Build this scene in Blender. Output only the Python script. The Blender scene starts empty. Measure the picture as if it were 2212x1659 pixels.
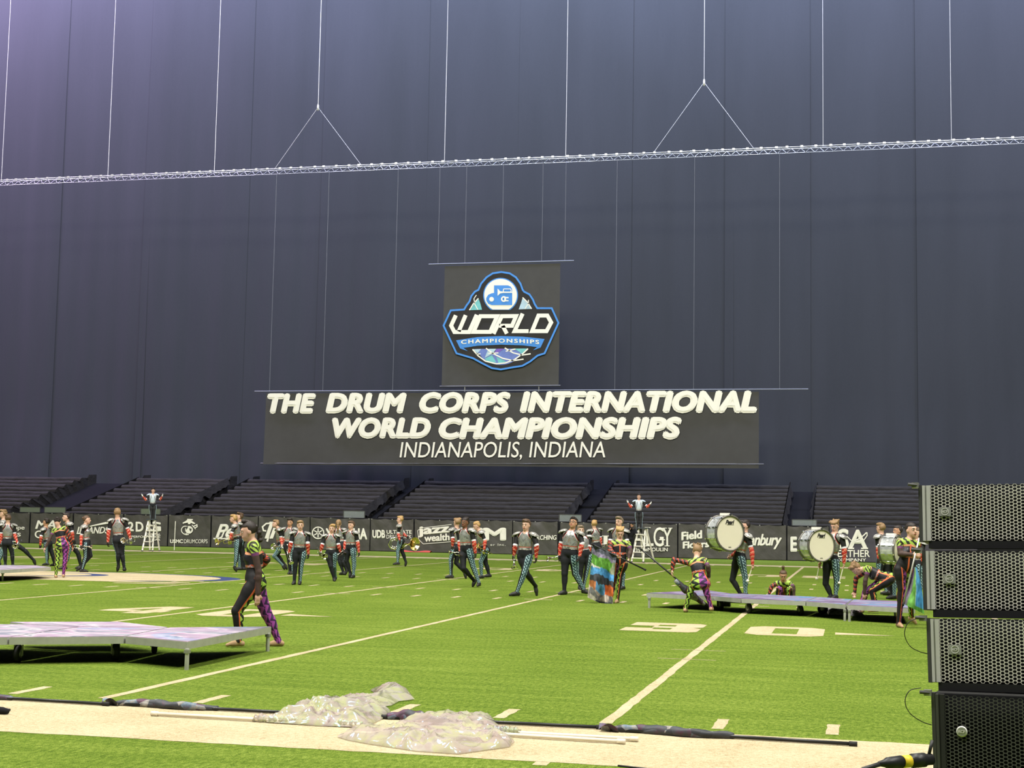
import bpy, bmesh, math, random
import numpy as np
from mathutils import Matrix, Vector, noise as mn

random.seed(7)
SC = bpy.context.scene
COL = SC.collection

# ------------------------------------------------------------------ camera
F_PX = 3109.75
CAM = np.array([11.1358, -11.9682, 1.6424])
_yaw, _pit, _rol = 0.2329, 0.0956, 0.0176
_fw = np.array([-math.sin(_yaw)*math.cos(_pit), math.cos(_yaw)*math.cos(_pit), math.sin(_pit)])
_r0 = np.array([math.cos(_yaw), math.sin(_yaw), 0.0]); _u0 = np.cross(_r0, _fw)
_r = math.cos(_rol)*_r0 + math.sin(_rol)*_u0
_u = -math.sin(_rol)*_r0 + math.cos(_rol)*_u0
cd = bpy.data.cameras.new('camera'); cam = bpy.data.objects.new('camera', cd); COL.objects.link(cam)
cd.sensor_width = 36.0; cd.lens = 36.0*F_PX/2212.0; cd.clip_start = 0.1; cd.clip_end = 500
cam.matrix_world = Matrix(((_r[0], _u[0], -_fw[0], CAM[0]), (_r[1], _u[1], -_fw[1], CAM[1]), (_r[2], _u[2], -_fw[2], CAM[2]), (0, 0, 0, 1)))
SC.camera = cam

# ------------------------------------------------------------------ world, lights, exposure
w = bpy.data.worlds.new('world'); SC.world = w; w.use_nodes = True
w.node_tree.nodes['Background'].inputs[0].default_value = (0.80, 0.86, 1.0, 1)
w.node_tree.nodes['Background'].inputs[1].default_value = 0.035
SC.view_settings.view_transform = 'Standard'; SC.view_settings.look = 'None'
SC.view_settings.gamma = 1.0; SC.view_settings.exposure = 0.0
SC.view_settings.use_curve_mapping = False

def area_light(name, loc, target, size, power, color=(1, 1, 1)):
    d = bpy.data.lights.new(name, 'AREA'); d.shape = 'SQUARE'; d.size = size; d.energy = power; d.color = color
    o = bpy.data.objects.new(name, d); COL.objects.link(o); o.location = loc
    o.rotation_euler = (Vector(target)-Vector(loc)).to_track_quat('-Z', 'Y').to_euler(); return o
def spot_light(name, loc, target, power, color, angle, blend=0.8, size=0.5):
    d = bpy.data.lights.new(name, 'SPOT'); d.energy = power; d.color = color; d.spot_size = math.radians(angle); d.spot_blend = blend; d.shadow_soft_size = size
    o = bpy.data.objects.new(name, d); COL.objects.link(o); o.location = loc
    o.rotation_euler = (Vector(target)-Vector(loc)).to_track_quat('-Z', 'Y').to_euler(); return o
KEY = 18500
WASH = 62000
for lx in (-30, 6, 42):
    area_light('stadium_light', (lx, -13, 46), (lx*0.6, 16, 0), 8, KEY*1.15, (1.0, 0.97, 0.90))
    area_light('stadium_light', (lx, 18, 48), (lx*0.7, 20, 0), 8, KEY*0.80, (1.0, 0.97, 0.90))
# blue and violet wash fixtures rigged high in front of the curtain
for lx, c_, e_ in ((-66, (.72, .56, 1.0), 1.5), (-52, (.74, .58, 1.0), 1.7), (-38, (.68, .60, 1.0), 1.25), (-24, (.62, .64, 1.0), .95), (-10, (.60, .68, 1.0), .95), (4, (.60, .68, 1.0), .95), (18, (.60, .66, 1.0), 1.0), (32, (.62, .66, 1.0), 1.15), (46, (.62, .66, 1.0), 1.2)):
    spot_light('wash_light', (lx, 62.5, 47), (lx, 72, 34), WASH*e_, c_, 125, 1.0, 1.5)
for lx, tx, tz in ((-52, -14, 27), (-30, 8, 28), (40, -6, 26)):
    spot_light('beam_light', (lx, 64, 47), (tx, 70.5, tz), WASH*.9, (.55, .62, 1.0), 16, .9, .3)

# ------------------------------------------------------------------ picture to place helpers
def ray(x, y):
    d = _r*(x-1106)/F_PX - _u*(y-829.5)/F_PX + _fw
    return d/np.linalg.norm(d)
def gp(x, y, z=0.0):
    d = ray(x, y); return CAM + d*((z-CAM[2])/d[2])
def aty(x, y, Y):
    d = ray(x, y); return CAM + d*((Y-CAM[1])/d[1])
CROPS = dict(A=(0, 1040, 7.3733), B=(280, 1040, 7.3733), C=(560, 1040, 7.3733), D=(820, 1080, 7.3733), E=(1080, 1080, 7.3733), F=(1330, 1060, 7.3733),
             G=(1580, 1080, 7.3733), H=(1800, 1080, 5.6233), W=(460, 1090, 5.027), R=(1380, 1230, 3.8138), L=(940, 540, 5.184), X=(0, 0, 1.0))
def cpx(c, X, Y):
    a, b, s = CROPS[c]; return a+X/s, b+Y/s

# ------------------------------------------------------------------ mesh helpers
class MB:
    def __init__(s): s.v = []; s.f = []; s.m = []
    def add(s, v, f, mi=0):
        o = len(s.v); s.v += [tuple(map(float, q)) for q in v]; s.f += [tuple(i+o for i in q) for q in f]; s.m += [mi]*len(f); return s
    def box(s, c, h, R=None, mi=0):
        R = np.eye(3) if R is None else np.asarray(R); c = np.asarray(c, float)
        v = [c + R[0]*h[0]*a + R[1]*h[1]*b + R[2]*h[2]*e for a in (-1, 1) for b in (-1, 1) for e in (-1, 1)]
        return s.add(v, [(0, 1, 3, 2), (4, 6, 7, 5), (0, 4, 5, 1), (2, 3, 7, 6), (0, 2, 6, 4), (1, 5, 7, 3)], mi)
    def tube(s, pts, rad, n=8, mi=0, closed=False, cap=True):
        pts = [np.asarray(q, float) for q in pts]; m = len(pts)
        if not hasattr(rad, '__len__'): rad = [rad]*m
        v = []; up = None
        for i, q in enumerate(pts):
            if closed: t = pts[(i+1) % m]-pts[i-1]
            else: t = pts[min(i+1, m-1)]-pts[max(i-1, 0)]
            t = t/(np.linalg.norm(t)+1e-9)
            if up is None:
                up = np.array([0, 0, 1.]) if abs(t[2]) < .9 else np.array([1., 0, 0])
            a = np.cross(t, up); a /= np.linalg.norm(a)+1e-9; b = np.cross(a, t); up = b
            for k in range(n):
                an = 2*math.pi*k/n; v.append(q+(a*math.cos(an)+b*math.sin(an))*rad[i])
        f = []
        for i in range(m if closed else m-1):
            j = (i+1) % m
            for k in range(n):
                l = (k+1) % n; f.append((i*n+k, i*n+l, j*n+l, j*n+k))
        if cap and not closed: f += [tuple(range(n-1, -1, -1)), tuple((m-1)*n+k for k in range(n))]
        return s.add(v, f, mi)
    def bar(s, a, b, r, n=6, mi=0): return s.tube([a, b], r, n, mi)
    def lathe(s, prof, o, ax, n=24, mi=0, cap=False):
        ax = np.asarray(ax, float); ax = ax/np.linalg.norm(ax); o = np.asarray(o, float)
        t = np.array([0, 0, 1.]) if abs(ax[2]) < .9 else np.array([1., 0, 0])
        a = np.cross(ax, t); a /= np.linalg.norm(a); b = np.cross(ax, a); v = []
        for (x, r) in prof:
            for k in range(n):
                an = 2*math.pi*k/n; v.append(o+ax*x+(a*math.cos(an)+b*math.sin(an))*r)
        f = [(i*n+k, i*n+(k+1) % n, (i+1)*n+(k+1) % n, (i+1)*n+k) for i in range(len(prof)-1) for k in range(n)]
        if cap: f += [tuple(range(n-1, -1, -1)), tuple((len(prof)-1)*n+k for k in range(n))]
        return s.add(v, f, mi)
    def grid(s, fn, nu, nv, mi=0):
        v = [fn(i/nu, j/nv) for j in range(nv+1) for i in range(nu+1)]
        f = [(j*(nu+1)+i, j*(nu+1)+i+1, (j+1)*(nu+1)+i+1, (j+1)*(nu+1)+i) for j in range(nv) for i in range(nu)]
        return s.add(v, f, mi)
    def ell(s, c, r, R=None, nu=12, nv=8, mi=0, v0=0.0, v1=1.0):
        R = np.eye(3) if R is None else np.asarray(R); c = np.asarray(c, float)
        def fn(u, v):
            th = math.pi*(v0+(v1-v0)*v); ph = 2*math.pi*u
            return c+R[0]*r[0]*math.sin(th)*math.cos(ph)+R[1]*r[1]*math.sin(th)*math.sin(ph)+R[2]*r[2]*math.cos(th)
        return s.grid(fn, nu, nv, mi)
    def build(s, name, mats, parent=None, smooth=False):
        me = bpy.data.meshes.new(name); me.from_pydata(s.v, [], s.f)
        if not isinstance(mats, (list, tuple)): mats = [mats]
        for m in mats: me.materials.append(M(m) if isinstance(m, str) else m)
        if len(mats) > 1: me.polygons.foreach_set('material_index', s.m)
        if smooth: me.polygons.foreach_set('use_smooth', [True]*len(me.polygons))
        me.update()
        return link(name, me, parent)
def link(name, me, parent=None):
    o = bpy.data.objects.new(name, me); COL.objects.link(o)
    if parent is not None: o.parent = parent
    return o
def empty(name, loc=(0, 0, 0), rz=0.0):
    o = bpy.data.objects.new(name, None); COL.objects.link(o); o.location = loc; o.rotation_euler = (0, 0, rz); o.empty_display_size = .2; return o
def tag(o, label=None, cat=None, group=None, kind=None):
    if label: o['label'] = label
    if cat: o['category'] = cat
    if group: o['group'] = group
    if kind: o['kind'] = kind
    return o

# ------------------------------------------------------------------ procedural materials
class S_:
    """float socket with arithmetic"""
    def __init__(s, b, k): s.b = b; s.k = k
    def _o(s, op, o, sw=False, c=None):
        a, d = (o, s) if sw else (s, o)
        return s.b.math(op, a, d, c)
    def __add__(s, o): return s._o('ADD', o)
    __radd__ = __add__
    def __sub__(s, o): return s._o('SUBTRACT', o)
    def __rsub__(s, o): return s._o('SUBTRACT', o, True)
    def __mul__(s, o): return s._o('MULTIPLY', o)
    __rmul__ = __mul__
    def __truediv__(s, o): return s._o('DIVIDE', o)
    def gt(s, o): return s._o('GREATER_THAN', o)
    def lt(s, o): return s._o('LESS_THAN', o)
    def frac(s): return s.b.math('FRACT', s)
    def abs(s): return s.b.math('ABSOLUTE', s)
    def sin(s): return s.b.math('SINE', s)
    def pow(s, o): return s._o('POWER', o)
    def mx(s, o): return s._o('MAXIMUM', o)
    def mn(s, o): return s._o('MINIMUM', o)
    def tri(s): return (s.frac()-0.5).abs()*2.0     # 1..0..1
class Bld:
    def __init__(s, mat): s.nt = mat.node_tree; s.n = s.nt.nodes; s.l = s.nt.links; s.p = s.n['Principled BSDF']
    def _set(s, inp, v):
        if isinstance(v, S_): s.l.new(v.k, inp)
        elif hasattr(v, 'is_output'): s.l.new(v, inp)
        elif isinstance(v, tuple): inp.default_value = v if len(v) == 4 or inp.type == 'VECTOR' else (*v, 1)
        else: inp.default_value = v
    def math(s, op, a, d=None, c=None):
        n = s.n.new('ShaderNodeMath'); n.operation = op; s._set(n.inputs[0], a)
        if d is not None: s._set(n.inputs[1], d)
        if c is not None: s._set(n.inputs[2], c)
        return S_(s, n.outputs[0])
    def sep(s, sock):
        n = s.n.new('ShaderNodeSeparateXYZ'); s.l.new(sock, n.inputs[0]); return [S_(s, o) for o in n.outputs]
    def vec(s, x, y, z):
        n = s.n.new('ShaderNodeCombineXYZ'); [s._set(n.inputs[i], q) for i, q in enumerate((x, y, z))]; return n.outputs[0]
    def attr(s, name):
        n = s.n.new('ShaderNodeAttribute'); n.attribute_name = name; return n
    def obj(s): return s.n.new('ShaderNodeTexCoord').outputs['Object']
    def geo(s): return s.n.new('ShaderNodeNewGeometry').outputs['Position']
    def noise(s, vec, scale, detail=3.0, rough=.55, dist=0.0):
        n = s.n.new('ShaderNodeTexNoise'); s.l.new(vec, n.inputs['Vector']); n.inputs['Scale'].default_value = scale
        n.inputs['Detail'].default_value = detail; n.inputs['Roughness'].default_value = rough; n.inputs['Distortion'].default_value = dist
        return S_(s, n.outputs['Fac'])
    def noisec(s, vec, scale, detail=2.0):
        n = s.n.new('ShaderNodeTexNoise'); s.l.new(vec, n.inputs['Vector']); n.inputs['Scale'].default_value = scale; n.inputs['Detail'].default_value = detail
        return n.outputs['Color']
    def vor(s, vec, scale, feat='F1', out='Distance'):
        n = s.n.new('ShaderNodeTexVoronoi'); n.feature = feat; s.l.new(vec, n.inputs['Vector']); n.inputs['Scale'].default_value = scale
        return S_(s, n.outputs[out]) if out == 'Distance' else n.outputs[out]
    def mix(s, f, a, c):
        n = s.n.new('ShaderNodeMix'); n.data_type = 'RGBA'; s._set(n.inputs[0], f); s._set(n.inputs[6], a); s._set(n.inputs[7], c); return n.outputs[2]
    def ramp(s, f, stops):
        n = s.n.new('ShaderNodeValToRGB'); s._set(n.inputs[0], f); e = n.color_ramp.elements
        while len(e) < len(stops): e.new(0.5)
        for q, (p, c) in zip(e, stops): q.position = p; q.color = (*c, 1)
        return n.outputs[0]
    def bump(s, h, strength=.5, dist=.02):
        n = s.n.new('ShaderNodeBump'); s._set(n.inputs['Height'], h); n.inputs['Strength'].default_value = strength; n.inputs['Distance'].default_value = dist
        s.l.new(n.outputs[0], s.p.inputs['Normal'])
    def set(s, **k):
        nm = dict(col='Base Color', rough='Roughness', metal='Metallic', alpha='Alpha', spec='Specular IOR Level', trans='Transmission Weight', sheen='Sheen Weight', coat='Coat Weight', film='Thin Film Thickness', sss='Subsurface Weight')
        for a, v in k.items(): s._set(s.p.inputs[nm[a]], v)
_MC = {}
_MDEF = {}
def M(name):
    if name not in _MC:
        m = bpy.data.materials.new(name); m.use_nodes = True; b = Bld(m)
        _MDEF[name](b); _MC[name] = m
    return _MC[name]
def mdef(name):
    def d(fn): _MDEF[name] = fn; return fn
    return d
def plain(name, col, rough=.6, metal=0.0, var=.12, scale=6.0, spec=.4, bump=0.0):
    def fn(b):
        n = b.noise(b.obj(), scale)
        c0 = tuple(max(0, q*(1-var)) for q in col); c1 = tuple(min(1, q*(1+var)) for q in col)
        b.set(col=b.mix(n, c0, c1), rough=rough, metal=metal, spec=spec)
        if bump: b.bump(b.noise(b.obj(), scale*4), bump, .01)
    _MDEF[name] = fn
plain('black_fabric', (.014, .014, .016), .9, spec=.15)
plain('black_plastic', (.012, .012, .013), .45)
plain('black_rubber', (.015, .015, .015), .7)
plain('black_shoe', (.02, .019, .018), .55)
plain('white_glove', (.85, .83, .78), .8)
plain('black_glove', (.03, .022, .018), .8)
plain('aluminium', (.56, .56, .52), .45, .5, .2, 9)
plain('bright_metal', (.80, .79, .74), .35, .35, .06)
plain('lacing_metal', (.40, .41, .42), .4, .4, .1)
plain('dark_steel', (.10, .10, .10), .5, .6)
plain('zinc', (.42, .42, .40), .4, .7)
plain('ladder_white', (.80, .78, .68), .5, .1)
plain('ladder_dark', (.05, .06, .07), .6)
plain('brass_silver', (.92, .88, .78), .16, 1.0, .05)
plain('brass_gold', (.88, .74, .42), .2, 1.0, .05)
plain('letter_cream', (.80, .78, .66), .85, 0, .05, 3)
plain('letter_white', (.80, .77, .70), .8, 0, .05)
plain('banner_black', (.062, .061, .057), .9, 0, .12, 2, spec=.2)
plain('banner_purple', (.055, .050, .075), .85, 0, .15, 2, spec=.2)
plain('logo_black', (.034, .033, .032), .9, 0, .1, 2, spec=.2)
plain('logo_blue', (.06, .24, .62), .8, 0, .08)
plain('logo_shadow', (.55, .53, .47), .8, 0, .05)
plain('logo_teal', (.16, .48, .48), .8, 0, .2)
plain('logo_pale', (.40, .55, .62), .8, 0, .2)
plain('logo_indigo', (.14, .20, .48), .8, 0, .2)
plain('logo_violet', (.17, .10, .42), .8, 0, .2)
plain('wire', (.60, .60, .60), .4, .4)
plain('wire_dim', (.16, .17, .19), .5, .3)
plain('drum_head', (.80, .74, .58), .55, 0, .04, 4)
plain('drum_hoop', (.16, .15, .13), .35, .4)
plain('chrome', (.85, .85, .86), .12, 1.0, .04)
plain('ink_black', (.012, .012, .014), .8)
plain('white_paint', (.85, .82, .72), .6)
plain('mallet_felt', (.86, .82, .70), .9)
plain('pole_black', (.015, .016, .016), .35)
plain('pole_white', (.82, .76, .62), .4)
plain('eye_white', (.75, .72, .68), .3)
plain('eye_dark', (.012, .008, .006), .25)
plain('lips', (.32, .07, .06), .45)
plain('glasses', (.02, .02, .02), .3)
plain('yellow_tape', (.75, .55, .03), .5)
plain('cable_black', (.02, .02, .02), .5)
plain('red_cloth', (.42, .05, .03), .8)
plain('grille_metal', (.74, .71, .65), .5, .35, .08)
plain('grille_dark', (.10, .10, .095), .5, .35, .08)
plain('cabinet', (.022, .022, .022), .6)
plain('badge_grey', (.44, .44, .42), .4, .5)
plain('badge_text', (.75, .74, .70), .4)
plain('trouser_black', (.016, .017, .020), .85, spec=.2)
plain('tan_shoe', (.42, .27, .15), .75)
plain('emblem_blue', (.022, .040, .13), .9)
for nm, c in dict(hair_brown=(.10, .058, .032), hair_dark=(.022, .015, .012), hair_blond=(.42, .26, .10), hair_sandy=(.26, .16, .075), hair_grey=(.20, .15, .10)).items():
    plain(nm, c, .55, 0, .35, 40, .4, .3)
for nm, c in dict(skin_light=(.66, .40, .29), skin_tan=(.50, .27, .16), skin_dark=(.19, .085, .045)).items():
    def _sk(b, c=c):
        b.set(col=b.mix(b.noise(b.obj(), 9), tuple(q*.9 for q in c), tuple(min(1, q*1.08) for q in c)), rough=.5, sss=.08, spec=.35)
    _MDEF[nm] = _sk

@mdef('turf')
def _(b):
    P = b.geo(); x, y, z = b.sep(P)
    n1 = b.noise(P, .35, 4); n2 = b.noise(b.vec(x*1.0, y*.45, z), 26, 3, .7); n3 = b.noise(P, 95, 2, .7); n4 = b.noise(b.vec(x*.25, y*1.6, z), 2.2, 3)
    f = n2*.38+n3*.52+n1*.12+n4*.14-.08
    c = b.ramp(f, [(.33, (.020, .048, .004)), (.43, (.094, .164, .013)), (.52, (.172, .258, .027)), (.64, (.36, .44, .09))])
    b.set(col=c, rough=.85, spec=.1); b.bump(n3*.6+n2, 1.0, .04)
@mdef('turf_paint')
def _(b):
    P = b.geo(); n2 = b.noise(P, 22, 3, .7); n3 = b.noise(P, 90, 2, .7); n4 = b.noise(P, 1.4, 3)
    c = b.ramp(n2*.35+n3*.45+n4*.2, [(.32, (.22, .155, .075)), (.44, (.44, .355, .205)), (.58, (.60, .515, .34))])
    b.set(col=c, rough=.85, spec=.2); b.bump(n3*.6+n2, .8, .03)
@mdef('curtain')
def _(b):
    P = b.geo(); x, y, z = b.sep(P)
    f = b.noise(b.vec(x*.5, y, z*.10), 1.0, 4); g = b.noise(P, 10, 2)
    b.set(col=b.ramp(f*.7+g*.3, [(.3, (.031, .034, .039)), (.7, (.036, .039, .045))]), rough=.95, spec=.1, sheen=.05)
    b.bump(b.noise(b.vec(x*1.6, y, z*.1), 1.0, 3), .12, .2)
@mdef('seat_tarp')
def _(b):
    P = b.geo(); x, y, z = b.sep(P)
    f = b.noise(b.vec(x, y*.6, z*3), 2.0, 4)
    b.set(col=b.ramp(f, [(.3, (.021, .0195, .018)), (.7, (.029, .027, .025))]), rough=.9, spec=.15)
    b.bump(b.noise(b.vec(x*.8+y*.5, y, z*2), 2.4, 4, .6), .3, .15)
@mdef('vinyl')
def _(b):
    P = b.geo(); x, y, z = b.sep(P)
    f = b.noise(P, 1.6, 4)
    b.set(col=b.ramp(f, [(.3, (.050, .046, .043)), (.7, (.078, .072, .067))]), rough=.5, spec=.5)
    b.bump(b.noise(b.vec(x*1.4+z*.8, y, z), 1.8, 3, .5), .25, .10)
@mdef('vinyl_purple')
def _(b):
    P = b.geo(); b.set(col=b.ramp(b.noise(P, 1.6, 4), [(.3, (.040, .035, .050)), (.7, (.070, .062, .085))]), rough=.5, spec=.5)
@mdef('plexi')
def _(b):
    b.set(col=(.42, .47, .47), rough=.15, alpha=.28, spec=.5)
@mdef('plexi_green')
def _(b):
    b.set(col=(.16, .19, .14), rough=.2, alpha=.75, spec=.5)
@mdef('deck_print')
def _(b):
    P = b.geo(); x, y, z = b.sep(P)
    q = b.noise(b.vec(x*.55+y*.25, y*1.1, z), 1.3, 5, .55, 2.2); r = b.noise(P, .55, 3, .5, 1.5); t = b.noise(P, 5, 4, .6, 1.0)
    c = b.ramp(q, [(.28, (.09, .09, .12)), (.40, (.24, .22, .27)), (.49, (.36, .24, .35)), (.56, (.46, .44, .47)), (.62, (.13, .14, .20)), (.72, (.40, .36, .41))])
    c = b.mix(r.gt(.60)*t*.6, c, (.12, .30, .55)); c = b.mix(t*.25, c, (.30, .28, .32))
    b.set(col=c, rough=.55, spec=.25)
@mdef('deck_print_dark')
def _(b):
    P = b.geo(); x, y, z = b.sep(P)
    q = b.noise(b.vec(x*.7+y*.3, y*1.1, z), 1.1, 5, .55, 2.0); t = b.noise(P, 6, 4, .6, 1.0)
    c = b.ramp(q, [(.26, (.05, .045, .07)), (.38, (.13, .11, .17)), (.46, (.17, .10, .23)), (.53, (.30, .26, .33)), (.60, (.05, .17, .34)), (.70, (.17, .31, .44))])
    b.set(col=b.mix(t*.35, c, (.12, .11, .14)), rough=.6, spec=.2)
@mdef('irid')
def _(b):
    P = b.geo(); q = b.noise(P, 3.2, 3, .5, .8)
    c = b.ramp(q, [(.30, (.44, .33, .29)), (.44, (.54, .47, .42)), (.54, (.57, .57, .33)), (.62, (.57, .52, .47)), (.75, (.47, .36, .35))])
    b.set(col=c, rough=.10, spec=1.0, alpha=.62, film=420.0, coat=.6)
@mdef('irid_silver')
def _(b):
    P = b.geo(); q = b.noise(P, 7.0, 4, .6, 1.0)
    b.set(col=b.ramp(q, [(.3, (.18, .17, .18)), (.5, (.50, .46, .47)), (.7, (.78, .74, .72))]), rough=.25, metal=.4, film=420.0)
@mdef('silver_wrap')
def _(b):
    P = b.obj(); v = b.noise(P, 12, 3); b.set(col=b.ramp(v, [(.3, (.52, .55, .55)), (.6, (.80, .83, .83))]), rough=.18, metal=.55)
@mdef('vcol')
def _(b):
    a = b.attr('Col'); b.set(col=a.outputs['Color'], rough=.7, spec=.3)
@mdef('rolled_cloth')
def _(b):
    P = b.geo(); c = b.vor(P, 9, out='Color'); x, y, z = b.sep(c)
    f = x*.6+b.noise(P, 16, 3)*.4
    b.set(col=b.ramp(f, [(.22, (.018, .020, .026)), (.42, (.045, .05, .06)), (.52, (.085, .018, .055)), (.62, (.10, .16, .22)), (.72, (.30, .28, .25)), (.82, (.03, .03, .04))]), rough=.6)
# ---- costumes: attribute pc = limb coordinates (outward, forward, length) or torso coordinates (lateral, forward, up)
def pcs(b):
    a = b.attr('pc'); return b.sep(a.outputs['Vector'])
@mdef('tunic_silver')
def _(b):
    x, y, z = pcs(b); P = b.obj(); ax = x.abs()
    e = ax-(0.055+(0.50-z).mx(0.0)*.62)
    n = b.noise(P, 9, 3, .6, 1.2)
    sil = b.ramp(n, [(.30, (.13, .13, .12)), (.45, (.32, .33, .31)), (.53, (.38, .42, .40)), (.60, (.34, .24, .15)), (.66, (.22, .28, .34)), (.74, (.60, .62, .64))])
    pale = b.mix(b.noise(P, 14, 2), (.46, .54, .66), (.78, .80, .84))
    c = b.mix(e.gt(-.020)*e.lt(.0), sil, pale)
    c = b.mix(e.gt(.0)*e.lt(.040), c, (.012, .012, .014))
    c = b.mix((e.abs()).lt(.007), c, (.62, .09, .04))
    c = b.mix(z.lt(.162), c, (.60, .62, .68)); c = b.mix((z-.168).abs().lt(.009), c, (.60, .10, .05))
    b.set(col=c, rough=.30, metal=.45, spec=.6)
@mdef('tunic_white')
def _(b):
    x, y, z = pcs(b); P = b.obj(); e = x.abs()-(0.045+(0.50-z).mx(0.0)*.27)
    c = b.mix(b.noise(P, 10, 3), (.45, .58, .72), (.85, .88, .90)); c = b.mix((e.abs()).lt(.010), c, (.06, .05, .06))
    b.set(col=c, rough=.35, metal=.2)
@mdef('pad_silver')
def _(b):
    P = b.obj(); n = b.noise(P, 13, 3, .6, 1.5)
    b.set(col=b.ramp(n, [(.32, (.08, .08, .07)), (.45, (.26, .25, .22)), (.56, (.44, .43, .40)), (.70, (.72, .72, .69))]), rough=.45, metal=.35, spec=.5)
@mdef('sleeve_red')
def _(b):
    x, y, z = pcs(b)
    v = (z*11.0+x*.35).frac(); tri = v.lt((z*22.0+y*1.4).tri()*.62)
    red = b.mix(tri, (.46, .028, .018), (.78, .30, .20))
    c = b.mix(z.gt(.195), (.014, .013, .014), (.70, .70, .74)); c = b.mix(z.gt(.235), c, red)
    b.set(col=c, rough=.6, spec=.3)
def ang(b, x, y): return b.math('ARCTAN2', y, x)*.15915
def teal_tri(b, x, y, z):
    a = ang(b, x, y)*9.0+(z*15.0).frac()*.45; col = b.math('FLOOR', a); v = (z*15.0+col*.5).frac(); u = (a.frac()-.5).abs()*2.0
    return u.lt(v*.85)*v.gt(.15)
def _zig(x, y, z, fr, bend=.33):
    return ((x*1.15+y*.6)+((z*fr).tri()*bend)+z*1.7).frac()
@mdef('trouser_left')
def _(b):
    x, y, z = pcs(b)
    bolt = teal_tri(b, x, y, z)
    teal = b.mix(bolt, (.010, .032, .042), (.27, .40, .42))
    m = (x*.85+y*.42).gt(.28)
    c = b.mix(m, (.013, .014, .017), teal); b.set(col=c, rough=.65, spec=.25)
@mdef('trouser_right')
def _(b):
    x, y, z = pcs(b)
    bolt = teal_tri(b, x, y, z)
    teal = b.mix(bolt, (.010, .032, .042), (.27, .40, .42))
    c = b.mix(x.gt(.86), (.013, .014, .017), teal); b.set(col=c, rough=.65, spec=.25)
def _dance(b, hue, dk):
    x, y, z = pcs(b)
    sw = (z*8.5).frac(); bolt = ((sw/.68).mn((1.0-sw)/.32)*.62+ang(b, x, y)*4.6+b.noise(b.obj(), 5, 2)*.3).frac().lt(.52)
    pat = b.mix(bolt, dk, hue); e = x*.75+y*.50-.50
    c = b.mix(e.gt(0.0), pat, (.013, .012, .013)); c = b.mix(e.abs().lt(.09), c, (.70, .15, .05))
    b.set(col=c, rough=.6, spec=.3)
_MDEF['dance_left'] = lambda b: _dance(b, (.33, .52, .07), (.012, .016, .010))
_MDEF['dance_right'] = lambda b: _dance(b, (.30, .055, .30), (.035, .012, .055))
@mdef('bodice')
def _(b):
    x, y, z = pcs(b); P = b.obj()
    bolt = ((z*9.0).frac()*.8+x*7.0+y*3.0+b.noise(P, 7, 2)*.6).frac().lt(.55)
    green = b.mix(bolt, (.014, .02, .008), (.38, .56, .08))
    spark = b.vor(P, 45).lt(.12)
    blk = b.mix(spark*b.noise(P, 20).gt(.55), (.012, .012, .016), (.55, .55, .65))
    yk = z-(.385-x.abs()*.22)
    c = b.mix(yk.gt(0.0), blk, green); c = b.mix(yk.abs().lt(.016), c, (.74, .34, .18))
    c = b.mix((x.abs().lt(.012))*yk.lt(0.0)*y.gt(0.0), c, (.70, .15, .06))
    b.set(col=c, rough=.5, spec=.4)
@mdef('waistband')
def _(b):
    P = b.obj(); b.set(col=b.mix(b.noise(P, 40, 2).gt(.52), (.62, .10, .03), (.42, .36, .34)), rough=.4)
@mdef('sleeve_sheer')
def _(b):
    x, y, z = pcs(b); c = b.mix(b.noise(b.obj(), 30, 2), (.028, .016, .012), (.075, .038, .026)); c = b.mix(z.lt(.115), c, (.14, .03, .12))
    bolt = ((z*14.0).frac()*.8+ang(b, x, y)*4.0).frac().lt(.55); c = b.mix(z.lt(.075), c, b.mix(bolt, (.014, .02, .008), (.38, .56, .08))); b.set(col=c, rough=.7)
@mdef('sleeve_scale')
def _(b):
    x, y, z = pcs(b); v = (z*11.0+x*.35).frac(); tri = v.lt((z*22.0+y*1.4).tri()*.62)
    c = b.mix(tri, (.020, .010, .010), (.52, .07, .03)); b.set(col=c, rough=.6)

@mdef('trouser_major')
def _(b):
    x, y, z = pcs(b); b.set(col=b.mix(x.gt(.80), (.012, .012, .014), (.45, .62, .72)), rough=.7)
plain('aisle_black', (.008, .008, .009), .95, spec=.05)
plain('rail_light', (.62, .61, .60), .4, .2)
plain('pad_pale', (.55, .66, .76), .4, .2, .2, 12)

# ------------------------------------------------------------------ the setting: field
FX0, FX1, FY0, FY1 = -75.0, 60.0, -16.0, 72.0
def rect_mesh(name, pts, mat, parent, z=.006):
    mb = MB(); mb.add([(p[0], p[1], z) for p in pts], [tuple(range(len(pts)))]); return mb.build(name, mat, parent)
mb = MB(); mb.grid(lambda u, v: (FX0+(FX1-FX0)*u, FY0+(FY1-FY0)*v, 0), 30, 20)
floor = tag(mb.build('floor', 'turf'), 'green artificial turf football field with cream markings', kind='structure')
def strip(name, a, b, width, z=.002, jit=.0, step=.12, mat='turf_paint'):
    """painted strip on the turf from a to b with a slightly ragged edge"""
    a = np.array(a, float); b = np.array(b, float); L = np.linalg.norm(b-a); t = (b-a)/L; n = np.array([-t[1], t[0]])
    k = max(1, int(L/step)) if jit else 1; rs = random.Random(int(abs(a[0]*131+a[1]*17+L*7)*10))
    v = []
    for i in range(k+1):
        q = a+t*L*i/k
        for s in (-1, 1): e = q+n*s*(width/2+rs.uniform(-jit, jit)); v.append((e[0], e[1], z))
    m = MB().add(v, [(2*i, 2*i+2, 2*i+3, 2*i+1) for i in range(k)]); return m.build(name, mat, floor)
YD = .9144
SB = -.27
strip('sideline', (FX0, SB-.895), (FX1, SB-.895), 1.79, jit=.012, step=.15)
strip('sideline', (FX0, 48.77+.915), (FX1, 48.77+.915), 1.83)
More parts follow.
